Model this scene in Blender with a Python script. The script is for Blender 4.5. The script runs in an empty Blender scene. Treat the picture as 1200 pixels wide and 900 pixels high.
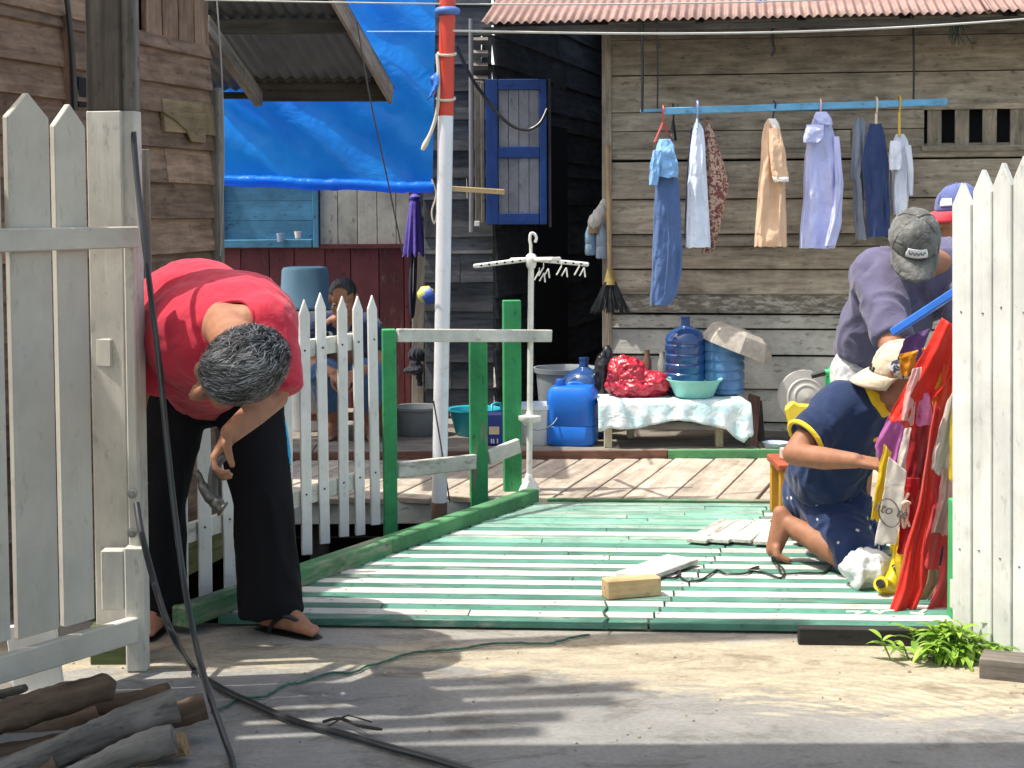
import bpy, bmesh, math, random
import numpy as np
from mathutils import Vector, Matrix, noise
random.seed(7)
C = bpy.context.scene.collection
SC = bpy.context.scene
R = math.radians
V = Vector

# ------------------------------------------------------------------ camera, sky, sun, exposure
CAMH, FPX, PITCH, ROLL, SHIFT = 1.5, 1900.0, R(3.2), R(-0.3), -99/1200
cd = bpy.data.cameras.new('camera'); cam = bpy.data.objects.new('camera', cd); C.objects.link(cam)
cd.sensor_width = 36; cd.lens = FPX*36/1200; cd.shift_y = SHIFT; cd.clip_end = 2000; cd.clip_start = .05
CR = Matrix.Rotation(R(90)-PITCH, 3, 'X') @ Matrix.Rotation(ROLL, 3, 'Z')
cam.matrix_world = Matrix.Translation((0, 0, CAMH)) @ CR.to_4x4()
SC.camera = cam
SUN_EL, SUN_AZ = R(65), R(-97)      # azimuth measured from +Y (forward) clockwise; -96 = from the left, a touch behind the viewer
wd = bpy.data.worlds.new('World'); SC.world = wd; wd.use_nodes = True
nt = wd.node_tree; sky = nt.nodes.new('ShaderNodeTexSky'); sky.sky_type = 'NISHITA'; sky.sun_disc = False
sky.sun_elevation = SUN_EL; sky.sun_rotation = SUN_AZ; sky.dust_density = 2.5; sky.air_density = 1.0
bg = nt.nodes['Background']; bg.inputs[1].default_value = .15
wb_ = nt.nodes.new('ShaderNodeMix'); wb_.data_type = 'RGBA'; wb_.blend_type = 'MULTIPLY'; wb_.inputs[0].default_value = 1   # warm, hazy tropical sky
nt.links.new(sky.outputs[0], wb_.inputs[6]); wb_.inputs[7].default_value = (1.0, .90, .74, 1); nt.links.new(wb_.outputs[2], bg.inputs[0])
sl = bpy.data.lights.new('sun', 'SUN'); so = bpy.data.objects.new('sun', sl); C.objects.link(so)
sl.energy = 2.0; sl.angle = R(.6); sl.color = (1, .95, .86)
sd = V((math.sin(SUN_AZ)*math.cos(SUN_EL), math.cos(SUN_AZ)*math.cos(SUN_EL), math.sin(SUN_EL)))
so.rotation_euler = sd.to_track_quat('Z', 'Y').to_euler()
SC.view_settings.view_transform = 'Standard'; SC.view_settings.look = 'None'
SC.view_settings.exposure = 1.58; SC.view_settings.gamma = 1; SC.view_settings.use_curve_mapping = False

# ------------------------------------------------------------------ measuring helpers (photo point + distance -> place)
def ray(u, v):
    return CR @ V(((u-600)/FPX, (450-v)/FPX + SHIFT*1200/FPX, -1))
def P(u, v, D):
    d = ray(u, v); return V((0, 0, CAMH)) + d*(D/d.y)
def G(u, v, z=0.0):
    d = ray(u, v); return V((0, 0, CAMH)) + d*((z-CAMH)/d.z)
def ONP(u, v, p0, n):
    d = ray(u, v); o = V((0, 0, CAMH)); return o + d*((p0-o).dot(n)/d.dot(n))
PSI = R(8)
VR, VF, Z = V((math.cos(PSI), -math.sin(PSI), 0)), V((math.sin(PSI), math.cos(PSI), 0)), V((0, 0, 1))
XR, YF = V((1, 0, 0)), V((0, 1, 0))

# ------------------------------------------------------------------ materials
def nm(name):
    m = bpy.data.materials.new(name); m.use_nodes = True
    n = m.node_tree; b = n.nodes['Principled BSDF']; return m, n, b
def lk(n, a, b): n.links.new(a, b)
def ramp(n, fac, stops):
    r = n.nodes.new('ShaderNodeValToRGB'); e = r.color_ramp.elements
    while len(e) < len(stops): e.new(.5)
    for i, (p, c) in enumerate(stops):
        e[i].position = p; e[i].color = (*c, 1) if len(c) == 3 else c
    lk(n, fac, r.inputs[0]); return r.outputs[0]
def nz(n, vec, scale, detail=5, rough=.6, dist=0):
    t = n.nodes.new('ShaderNodeTexNoise'); t.inputs['Scale'].default_value = scale
    t.inputs['Detail'].default_value = detail; t.inputs['Roughness'].default_value = rough; t.inputs['Distortion'].default_value = dist
    if vec is not None: lk(n, vec, t.inputs['Vector'])
    return t.outputs[0]
def mp(n, vec, s=(1, 1, 1), r=(0, 0, 0), l=(0, 0, 0)):
    t = n.nodes.new('ShaderNodeMapping'); t.inputs['Scale'].default_value = s; t.inputs['Rotation'].default_value = r; t.inputs['Location'].default_value = l
    lk(n, vec, t.inputs[0]); return t.outputs[0]
def mix(n, fac, a, b, mode='MIX'):
    t = n.nodes.new('ShaderNodeMix'); t.data_type = 'RGBA'; t.blend_type = mode
    for s, x in ((0, fac), (6, a), (7, b)):
        if isinstance(x, (int, float)): t.inputs[s].default_value = x
        elif isinstance(x, tuple): t.inputs[s].default_value = (*x, 1) if len(x) == 3 else x
        else: lk(n, x, t.inputs[s])
    return t.outputs[2]
def mth(n, op, a, b=0.0, c=None):
    t = n.nodes.new('ShaderNodeMath'); t.operation = op
    for i, x in enumerate((a, b, c)):
        if x is None: continue
        if isinstance(x, (int, float)): t.inputs[i].default_value = x
        else: lk(n, x, t.inputs[i])
    return t.outputs[0]
def attr(n, name):
    t = n.nodes.new('ShaderNodeAttribute'); t.attribute_name = name; return t
def bump(n, b, h, s=.3, d=.01):
    t = n.nodes.new('ShaderNodeBump'); t.inputs['Strength'].default_value = s; t.inputs['Distance'].default_value = d
    lk(n, h, t.inputs['Height']); lk(n, t.outputs[0], b.inputs['Normal'])
def ocoord(n):
    return n.nodes.new('ShaderNodeTexCoord').outputs['Object']
def wood(name, dark, light, paint=None, amt=.5, chip=(2.5, 14), grain=(2.2, 42), tint=.4, rough=.8, bmp=.35, soft=.06, spec=.3, stain=.35, mott=.3):
    m, n, b = nm(name); g = attr(n, 'gc').outputs['Vector']; r = attr(n, 'rnd').outputs['Fac']
    f = nz(n, mp(n, g, (grain[0], grain[1], grain[1])), 1, 7, .65, .25)
    col = ramp(n, f, [(.3, dark), (.68, light)])
    big = nz(n, mp(n, g, (1.3, 5, 5)), 1, 5, .6)
    if paint:
        k = nz(n, mp(n, g, (chip[0], chip[1], chip[1]), l=(3, 7, 1)), 1, 8, .7)
        k = mth(n, 'ADD', k, mth(n, 'MULTIPLY', mth(n, 'SUBTRACT', r, .5), .22))
        lo = 1-amt
        k = ramp(n, k, [(max(0, lo*.6+.18-soft), (0, 0, 0)), (min(1, lo*.6+.18+soft), (1, 1, 1))])
        pc = mix(n, 1.0, paint, ramp(n, big, [(.25, (1-stain*.8,)*3), (.7, (1.06,)*3)]), 'MULTIPLY')
        col = mix(n, k, col, pc)
    else:
        col = mix(n, 1.0, col, ramp(n, big, [(.25, (1-stain,)*3), (.72, (1.15,)*3)]), 'MULTIPLY')
    if mott:
        oc = ocoord(n)
        col = mix(n, 1.0, col, ramp(n, nz(n, oc, 4.5, 7, .68, .4), [(.3, (1-mott*1.15,)*3), (.62, (1+mott*.25,)*3)]), 'MULTIPLY')
        sp_ = ramp(n, nz(n, mp(n, g, (14, 30, 30)), 1, 4, .6), [(.60, (1, 1, 1)), (.70, (1-mott*1.5,)*3)])
        col = mix(n, 1.0, col, sp_, 'MULTIPLY')
    tv = mth(n, 'ADD', mth(n, 'MULTIPLY', r, tint), 1-tint*.5)
    cc = n.nodes.new('ShaderNodeCombineColor')
    for i in range(3): lk(n, tv, cc.inputs[i])
    col = mix(n, 1.0, col, cc.outputs[0], 'MULTIPLY')
    lk(n, col, b.inputs['Base Color']); b.inputs['Roughness'].default_value = rough; b.inputs['Specular IOR Level'].default_value = spec
    bump(n, b, f, bmp, .006); return m
def plain(name, col, rough=.5, var=.12, scale=9, metal=0, bmp=.0, bscale=60, spec=.5, trans=0, alpha=1, dirt=None, dirtamt=.4, sss=0):
    m, n, b = nm(name); o = ocoord(n)
    f = nz(n, o, scale, 6, .6)
    c = mix(n, 1.0, col, ramp(n, f, [(.25, (1-var*1.6,)*3), (.75, (1+var,)*3)]), 'MULTIPLY')
    if dirt:
        c = mix(n, ramp(n, nz(n, o, scale*1.7, 8, .7), [(.62-dirtamt*.3, (0, 0, 0)), (.75, (1, 1, 1))]), c, dirt)
    lk(n, c, b.inputs['Base Color']); b.inputs['Roughness'].default_value = rough; b.inputs['Metallic'].default_value = metal
    b.inputs['Specular IOR Level'].default_value = spec; b.inputs['Transmission Weight'].default_value = trans; b.inputs['Alpha'].default_value = alpha
    if sss: b.inputs['Subsurface Weight'].default_value = sss; b.inputs['Subsurface Radius'].default_value = (.02, .008, .004)
    if bmp: bump(n, b, nz(n, o, bscale, 4), bmp, .004)
    return m
def cloth(name, col, col2=None, pat=None, rough=.85, wr=.35, wscale=16, thin=0.0, sheen=.15, stripes=None):
    m, n, b = nm(name); o = ocoord(n)
    f = nz(n, o, 7, 4)
    c = mix(n, 1.0, col, ramp(n, f, [(.3, (.9,)*3), (.7, (1.06,)*3)]), 'MULTIPLY')
    if pat == 'blotch':
        c = mix(n, ramp(n, nz(n, o, 42, 3, .5, 1.0), [(.47, (0, 0, 0)), (.53, (1, 1, 1))]), c, col2)
    if pat == 'dots':
        t = n.nodes.new('ShaderNodeTexVoronoi'); t.inputs['Scale'].default_value = 14; t.inputs['Randomness'].default_value = .35; lk(n, o, t.inputs['Vector'])
        c = mix(n, ramp(n, t.outputs['Distance'], [(.13, (1, 1, 1)), (.16, (0, 0, 0))]), c, col2)
    if pat == 'wash':
        c = mix(n, ramp(n, nz(n, o, 13, 6, .65, .6), [(.42, (0, 0, 0)), (.62, (1, 1, 1))]), c, col2)
    lk(n, c, b.inputs['Base Color']); b.inputs['Roughness'].default_value = rough; b.inputs['Specular IOR Level'].default_value = .25
    b.inputs['Sheen Weight'].default_value = sheen
    h = mth(n, 'ADD', nz(n, o, wscale, 3, .5, .8), mth(n, 'MULTIPLY', nz(n, o, 260, 2), .06))
    bump(n, b, h, wr, .02)
    if thin:
        tr = n.nodes.new('ShaderNodeBsdfTranslucent'); lk(n, c, tr.inputs[0])
        mx = n.nodes.new('ShaderNodeMixShader'); mx.inputs[0].default_value = thin
        out = n.nodes['Material Output']; lk(n, b.outputs[0], mx.inputs[1]); lk(n, tr.outputs[0], mx.inputs[2]); lk(n, mx.outputs[0], out.inputs[0])
    return m

# ------------------------------------------------------------------ mesh builder
class MB:
    def __init__(s): s.v = []; s.f = []; s.g = []; s.r = []; s.m = []
    def add(s, vs, fs, gc=None, rnd=None, mi=0):
        o = len(s.v); r = random.random() if rnd is None else rnd
        s.v += [tuple(x) for x in vs]; s.f += [tuple(i+o for i in f) for f in fs]
        s.g += [tuple(x) for x in (gc if gc is not None else vs)]; s.r += [r]*len(vs); s.m += [mi]*len(fs)
        return s
    def box(s, c, size, M=None, rnd=None, mi=0, top=None):
        c = V(c); hx, hy, hz = (x/2 for x in size); r = random.random() if rnd is None else rnd
        order = sorted(range(3), key=lambda i: -size[i]); off = (r*37.1, r*17.7+random.random()*9, r*11.3)
        vs, gc = [], []
        for sx, sy, sz in ((-1,-1,-1),(1,-1,-1),(1,1,-1),(-1,1,-1),(-1,-1,1),(1,-1,1),(1,1,1),(-1,1,1)):
            t = top if (top and sz > 0) else (1, 1)
            l = V((sx*hx*t[0], sy*hy*t[1], sz*hz)); gc.append([l[order[k]]+off[k] for k in range(3)])
            vs.append(c + (M @ l if M else l))
        return s.add(vs, [(0,3,2,1),(4,5,6,7),(0,1,5,4),(1,2,6,5),(2,3,7,6),(3,0,4,7)], gc, r, mi)
    def bar(s, p0, p1, w, h, up=Z, **k):
        p0, p1 = V(p0), V(p1); a = (p1-p0); L = a.length; a.normalize()
        sd = a.cross(up).normalized(); u = sd.cross(a).normalized()
        M = Matrix((a, sd, u)).transposed()
        return s.box((p0+p1)/2, (L, w, h), M, **k)
    def tube(s, pts, r, n=10, cap=True, mi=0, rnd=None, squash=None):
        pts = [V(p) for p in pts]; rs = r if isinstance(r, (list, tuple)) else [r]*len(pts)
        vs, gc = [], []; ref = None; off = random.random()*20; acc = 0
        for i, p in enumerate(pts):
            t = (pts[min(i+1, len(pts)-1)]-pts[max(i-1, 0)]).normalized()
            if ref is None: ref = t.orthogonal().normalized()
            ref = (ref - t*ref.dot(t)).normalized(); b = t.cross(ref)
            if i: acc += (p-pts[i-1]).length
            for k in range(n):
                a = 2*math.pi*k/n; q = ref*math.cos(a)*rs[i] + b*math.sin(a)*rs[i]
                vs.append(p+q); gc.append((acc+off, math.cos(a)*rs[i], math.sin(a)*rs[i]+off))
        fs = []
        for i in range(len(pts)-1):
            for k in range(n):
                j = (k+1) % n; fs.append((i*n+k, i*n+j, (i+1)*n+j, (i+1)*n+k))
        if cap: fs.append(tuple(range(n-1, -1, -1))); fs.append(tuple((len(pts)-1)*n+k for k in range(n)))
        return s.add(vs, fs, gc, rnd, mi)
    def lathe(s, prof, c=(0,0,0), M=None, n=24, sx=1, sy=1, mi=0, rnd=None, power=None):
        c = V(c); vs = []
        for r, z in prof:
            for k in range(n):
                a = 2*math.pi*k/n; ca, sa = math.cos(a), math.sin(a)
                if power:
                    ca = math.copysign(abs(ca)**power, ca); sa = math.copysign(abs(sa)**power, sa)
                l = V((r*ca*sx, r*sa*sy, z)); vs.append(c + (M @ l if M else l))
        fs = []
        for i in range(len(prof)-1):
            for k in range(n):
                j = (k+1) % n; fs.append((i*n+k, i*n+j, (i+1)*n+j, (i+1)*n+k))
        if prof[0][0] > 1e-6: fs.append(tuple(range(n-1, -1, -1)))
        if prof[-1][0] > 1e-6: fs.append(tuple((len(prof)-1)*n+k for k in range(n)))
        return s.add(vs, fs, None, rnd, mi)
    def prism(s, poly, depth, c, ax, ay, rnd=None, mi=0):
        c, ax, ay = V(c), V(ax), V(ay); nn = ax.cross(ay).normalized(); n = len(poly); r = random.random() if rnd is None else rnd
        vs, gc = [], []
        tall = max(p[1] for p in poly)-min(p[1] for p in poly) >= max(p[0] for p in poly)-min(p[0] for p in poly)
        for e in (-.5, .5):
            for x, y in poly:
                vs.append(c+ax*x+ay*y+nn*depth*e)
                gc.append(((y, x, e*depth) if tall else (x, y, e*depth)))
        gc = [(a+r*31, b+r*13, d_+r*7) for a, b, d_ in gc]
        fs = [tuple(range(n-1, -1, -1)), tuple(range(n, 2*n))] + [(i, (i+1) % n, n+(i+1) % n, n+i) for i in range(n)]
        return s.add(vs, fs, gc, r, mi)
    def grid(s, Pn, close=False, mi=0, rnd=None, gc=None):
        n, m = len(Pn), len(Pn[0]); vs = [q for row in Pn for q in row]; fs = []
        for i in range(n-1):
            for j in range(m if close else m-1):
                k = (j+1) % m; fs.append((i*m+j, i*m+k, (i+1)*m+k, (i+1)*m+j))
        return s.add(vs, fs, gc, rnd, mi)
    def build(s, name, mats, parent=None, smooth=None, bevel=0, solid=0, sub=0):
        me = bpy.data.meshes.new(name); me.from_pydata(s.v, [], s.f); me.validate(clean_customdata=False)
        a = me.attributes.new('gc', 'FLOAT_VECTOR', 'POINT'); a.data.foreach_set('vector', np.array(s.g, dtype=np.float32).ravel())
        a = me.attributes.new('rnd', 'FLOAT', 'POINT'); a.data.foreach_set('value', np.array(s.r, dtype=np.float32))
        if not isinstance(mats, (list, tuple)): mats = [mats]
        for m in mats: me.materials.append(m)
        if len(mats) > 1: me.polygons.foreach_set('material_index', s.m[:len(me.polygons)])
        bm = bmesh.new(); bm.from_mesh(me); bmesh.ops.recalc_face_normals(bm, faces=bm.faces); bm.to_mesh(me); bm.free()
        if smooth is not None:
            me.polygons.foreach_set('use_smooth', [True]*len(me.polygons)); me.set_sharp_from_angle(angle=R(smooth))
        o = bpy.data.objects.new(name, me); C.objects.link(o)
        if bevel:
            q = o.modifiers.new('bevel', 'BEVEL'); q.width = bevel; q.segments = 1; q.limit_method = 'ANGLE'; q.angle_limit = R(40)
        if solid:
            q = o.modifiers.new('solid', 'SOLIDIFY'); q.thickness = solid; q.offset = 0
        if sub:
            q = o.modifiers.new('sub', 'SUBSURF'); q.levels = sub; q.render_levels = sub
        if parent: par(o, parent)
        return o
def par(o, p):
    o.parent = p; bpy_mw = Matrix.Translation(p.location) if p.parent is None else Matrix.Identity(4)
    o.matrix_parent_inverse = bpy_mw.inverted() if p.parent is None else Matrix.Identity(4)
def tag(o, label, cat, group=None):
    o['label'] = label; o['category'] = cat
    if group: o['group'] = group
    return o
def thing(name, loc, label, cat, group=None):
    e = bpy.data.objects.new(name, None); C.objects.link(e); e.location = V(loc); e.empty_display_size = .1
    return tag(e, label, cat, group)
def struct(o): o['kind'] = 'structure'; return o
def stuff(o): o['kind'] = 'stuff'; return o
def smoothcurve(pts, n=8):
    pts = [V(p) for p in pts]; out = []
    for i in range(len(pts)-1):
        p0, p1, p2, p3 = pts[max(i-1, 0)], pts[i], pts[i+1], pts[min(i+2, len(pts)-1)]
        for k in range(n):
            t = k/n
            out.append(.5*((2*p1)+(p2-p0)*t+(2*p0-5*p1+4*p2-p3)*t*t+(3*p1-p0-3*p2+p3)*t**3))
    out.append(pts[-1]); return out

# lapped or flush boarding along a wall line; returns MB
def siding(mb, p0, p1, z0, z1, hs, out, mi=0, lap=.018, th=.02, joints=2, wob=.004, cut=None, jit=.25, gap=0):
    p0, p1 = V(p0), V(p1); L = (p1-p0).length; a = (p1-p0).normalized(); z = z0; i = 0
    while z < z1-.01:
        h = hs[i % len(hs)]*(1+random.uniform(-jit, jit)); h = min(h, z1-z+.02); i += 1
        cuts = [0]+sorted(random.uniform(.15, .85)*L for _ in range(random.randint(0, joints)))+[L]
        for c0, c1 in zip(cuts[:-1], cuts[1:]):
            segs = [(c0, c1)]
            if cut and z+h > cut[2] and z < cut[3]:
                segs = [(c0, min(c1, cut[0]))] + ([(max(c0, cut[1]), c1)] if c1 > cut[1] else [])
            for s0, s1 in segs:
                if s1-s0 < .03: continue
                w = random.uniform(-wob, wob); tl = math.atan2(lap, h)+random.uniform(-.012, .012)
                up = (Z*math.cos(tl)-out*math.sin(tl)).normalized()
                q0 = p0+a*(s0+.002)+Z*(z+h/2-w)+out*(lap*.5+random.uniform(0, .004)); q1 = p0+a*(s1-.002)+Z*(z+h/2+w)+out*(lap*.5+random.uniform(0, .004))
                mb.bar(q0, q1, th, (h-random.uniform(.4, 1.3)*gap) if gap else h+.012, up=up, mi=mi)
        z += h
    return mb

# ------------------------------------------------------------------ one continuous skin over tapered limbs
class Body:
    def __init__(s): s.mb = MB()
    def cap(s, p0, r0, p1, r1, f0=False, f1=False, n=18, sq=None):
        p0, p1 = V(p0), V(p1); d = p1-p0; L = d.length; M = d.to_track_quat('Z', 'Y').to_matrix()
        pr = [(r0, 0)] if f0 else [(r0*math.sin(t), -r0*math.cos(t)) for t in np.linspace(0, math.pi/2, 6)]
        pr += [(r1, L)] if f1 else [(r1*math.cos(t), L+r1*math.sin(t)) for t in np.linspace(0, math.pi/2, 6)]
        pr = [(max(r, 0 if i in (0, len(pr)-1) else 1e-4), z) for i, (r, z) in enumerate(pr)]
        if pr[0][0] < 1e-5: pr[0] = (0, pr[0][1])
        if pr[-1][0] < 1e-5: pr[-1] = (0, pr[-1][1])
        s.mb.lathe(pr, p0, M, n=n); return s
    def chain(s, pts, **k):
        for (a, ra), (b, rb) in zip(pts[:-1], pts[1:]): s.cap(a, ra, b, rb, **k)
        return s
    def ell(s, c, r, M=None):
        pr = [(math.sin(t), -math.cos(t)) for t in np.linspace(0, math.pi, 15)]; pr[0] = (0, -1); pr[-1] = (0, 1)
        S = Matrix.Diagonal(V(r)); s.mb.lathe(pr, c, (M @ S) if M else S, n=24); return s
    def build(s, name, mat, vox=.008, sm=6, fold=None, parent=None, cut=None):
        me = bpy.data.meshes.new('t'); me.from_pydata(s.mb.v, [], s.mb.f)
        bm = bmesh.new(); bm.from_mesh(me); bmesh.ops.remove_doubles(bm, verts=bm.verts, dist=1e-5); bmesh.ops.recalc_face_normals(bm, faces=bm.faces); bm.to_mesh(me); bm.free()
        o = bpy.data.objects.new('t', me); C.objects.link(o)
        q = o.modifiers.new('r', 'REMESH'); q.mode = 'VOXEL'; q.voxel_size = vox
        if sm: q = o.modifiers.new('s', 'SMOOTH'); q.factor = .5; q.iterations = sm
        dg = bpy.context.evaluated_depsgraph_get(); dg.update()
        m2 = bpy.data.meshes.new_from_object(o.evaluated_get(dg)); bpy.data.objects.remove(o); bpy.data.meshes.remove(me)
        if cut:
            bm = bmesh.new(); bm.from_mesh(m2); bmesh.ops.delete(bm, geom=[f for f in bm.faces if cut(f.calc_center_median())], context='FACES'); bm.to_mesh(m2); bm.free()
        if fold:
            nrm = [v.normal.copy() for v in m2.vertices]
            for v, n in zip(m2.vertices, nrm): v.co = v.co + n*fold(v.co)
        m2.polygons.foreach_set('use_smooth', [True]*len(m2.polygons)); m2.name = name
        m2.materials.clear(); m2.materials.append(mat)
        o = bpy.data.objects.new(name, m2); C.objects.link(o)
        if parent: o.parent = parent
        return o
def folds(amp=.006, s=(14, 14, 5), seed=0):
    def f(p):
        q = V((p.x*s[0]+seed, p.y*s[1], p.z*s[2])); a = noise.noise(q+V((noise.noise(q*.6)*1.4,)*3))
        return amp*(1-abs(a)*2.6)
    return f
def rim(o, mat, r=.006, name='collar', flat=False):
    # tidy the open edge of a garment and bind it with a ribbed band
    bm = bmesh.new(); bm.from_mesh(o.data); bm.verts.ensure_lookup_table()
    be = [e for e in bm.edges if e.is_boundary]; nb = {}
    for e in be:
        for a, c in ((e.verts[0], e.verts[1]), (e.verts[1], e.verts[0])): nb.setdefault(a.index, []).append(c.index)
    seen = set(); loops = []
    for s_ in nb:
        if s_ in seen: continue
        lp_ = [s_]; seen.add(s_); cur = s_
        while True:
            nx = [q for q in nb[cur] if q not in seen]
            if not nx: break
            cur = nx[0]; seen.add(cur); lp_.append(cur)
        loops.append(lp_)
    if not loops: bm.free(); return
    L = max(loops, key=len); P_ = [bm.verts[i].co.copy() for i in L]; n = len(P_)
    for _ in range(30): P_ = [(P_[i-1]+P_[i]*2+P_[(i+1) % n])/4 for i in range(n)]
    for i, q in zip(L, P_): bm.verts[i].co = q
    for _ in range(2): bmesh.ops.smooth_vert(bm, verts=[v for v in bm.verts if not v.is_boundary and any(w.is_boundary for e in v.link_edges for w in e.verts)], factor=.5, use_axis_x=True, use_axis_y=True, use_axis_z=True)
    bm.to_mesh(o.data); bm.free()
    Q = P_[::max(1, n//40)]; m_ = MB(); m_.tube(Q+[Q[0], Q[1]], r, 8, cap=False); q = m_.build(name, mat, smooth=70); q.parent = o.parent; return q
# ------------------------------------------------------------------ shared materials
M = {}
M['wall_old'] = wood('old_wall_boards', (.195,.16,.118), (.45,.39,.305), grain=(4.5,30), tint=.42, bmp=.5)
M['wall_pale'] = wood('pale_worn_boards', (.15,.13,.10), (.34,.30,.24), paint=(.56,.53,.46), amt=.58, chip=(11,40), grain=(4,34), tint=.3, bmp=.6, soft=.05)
M['brown_boards'] = wood('brown_boards', (.13,.078,.052), (.33,.215,.145), grain=(4,34), tint=.55)
M['tan_boards'] = wood('tan_patched_boards', (.16,.11,.06), (.34,.25,.14), grain=(1.6,24), tint=.35)
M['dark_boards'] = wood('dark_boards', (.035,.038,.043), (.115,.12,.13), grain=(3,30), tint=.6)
M['maroon'] = wood('maroon_boards', (.14,.10,.09), (.25,.2,.18), paint=(.15,.045,.05), amt=.82, chip=(5,20), tint=.3)
M['cream'] = wood('cream_boards', (.3,.27,.2), (.45,.42,.34), paint=(.53,.52,.43), amt=.93, tint=.14)
M['blue_paint'] = wood('faded_blue_paint', (.06,.1,.13), (.1,.16,.2), paint=(.075,.23,.36), amt=.88, tint=.25)
M['frame_blue'] = wood('strong_blue_paint', (.02,.04,.1), (.03,.06,.16), paint=(.018,.06,.24), amt=.95, tint=.2)
M['shutter_grey'] = wood('grey_shutter_boards', (.1,.1,.11), (.2,.2,.21), paint=(.25,.26,.30), amt=.9, tint=.2)
M['grey_wood'] = wood('grey_weathered_wood', (.12,.105,.09), (.32,.29,.25), tint=.4)
M['terrace'] = wood('terrace_planks', (.30,.245,.19), (.55,.48,.40), grain=(1.4,16), tint=.26, bmp=.3, stain=.22)
M['deck_white'] = wood('deck_white_paint', (.22,.21,.17), (.4,.37,.3), mott=.22, paint=(.57,.57,.53), amt=.76, chip=(4,30), tint=.22, bmp=.3, soft=.05)
M['deck_green'] = wood('deck_green_paint', (.2,.24,.2), (.4,.42,.36), paint=(.085,.235,.18), amt=.72, chip=(4,28), tint=.5, bmp=.3, soft=.09)
M['deck_mint'] = wood('deck_mint_paint', (.42,.46,.4), (.6,.6,.54), paint=(.17,.36,.285), amt=.66, chip=(2.2,18), tint=.4, bmp=.3, soft=.16)
M['deck_grey'] = wood('deck_worn_planks', (.25,.25,.2), (.5,.48,.41), tint=.3)
M['green_paint'] = wood('green_post_paint', (.2,.19,.14), (.34,.31,.24), paint=(.06,.37,.14), amt=.84, chip=(3,16), tint=.2, soft=.05, stain=.4)
M['kerb_green'] = wood('kerb_green_paint', (.24,.24,.18), (.4,.38,.3), paint=(.095,.27,.12), amt=.66, chip=(3,16), tint=.25, soft=.07)
M['white_paint'] = wood('white_fence_paint', (.2,.19,.16), (.4,.38,.33), mott=.13, paint=(.80,.80,.77), amt=.95, chip=(3,18), tint=.08, soft=.05, stain=.18)
M['white_worn'] = wood('worn_white_paint', (.22,.2,.16), (.42,.39,.33), paint=(.66,.64,.58), amt=.66, chip=(4,22), tint=.12, soft=.06, stain=.3)
M['dark_wood'] = wood('dark_weathered_post', (.028,.025,.022), (.10,.085,.072), grain=(1.6,30), tint=.3)
M['raw_wood'] = wood('raw_sawn_wood', (.36,.24,.12), (.58,.42,.24), grain=(1.4,18), tint=.15, bmp=.15, stain=.15)
M['red_beam'] = wood('red_brown_beam', (.12,.06,.045), (.26,.13,.09), paint=(.06,.17,.1), amt=.3, tint=.4)
M['black_wood'] = wood('black_beam', (.012,.012,.012), (.04,.038,.036), tint=.3)
M['log'] = wood('dead_log_bark', (.045,.03,.02), (.20,.135,.095), grain=(2.2,14), tint=.5, bmp=.8)
M['log_grey'] = wood('charred_grey_log', (.03,.028,.026), (.26,.24,.22), grain=(2.4,12), tint=.3, bmp=.8)
M['log_cut'] = wood('log_cut_end', (.2,.12,.06), (.42,.28,.16), tint=.2)
M['rust_tin'] = plain('rusty_pink_tin', (.27,.165,.14), .6, .3, 5, 0, dirt=(.22,.12,.09), dirtamt=.5)
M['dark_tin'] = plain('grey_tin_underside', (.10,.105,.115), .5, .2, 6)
M['black'] = plain('black_rubber', (.012,.012,.013), .45, .1)
M['cable'] = plain('black_cable_sheath', (.03,.032,.034), .3, .1)
M['steel'] = plain('dull_steel', (.32,.31,.29), .4, .2, 30, .8)
M['white_plastic'] = plain('white_plastic', (.78,.77,.72), .35, .07, 14, dirt=(.5,.45,.36), dirtamt=.35)
M['void'] = plain('dark_interior', (.008,.008,.010), .95, .1)

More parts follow.
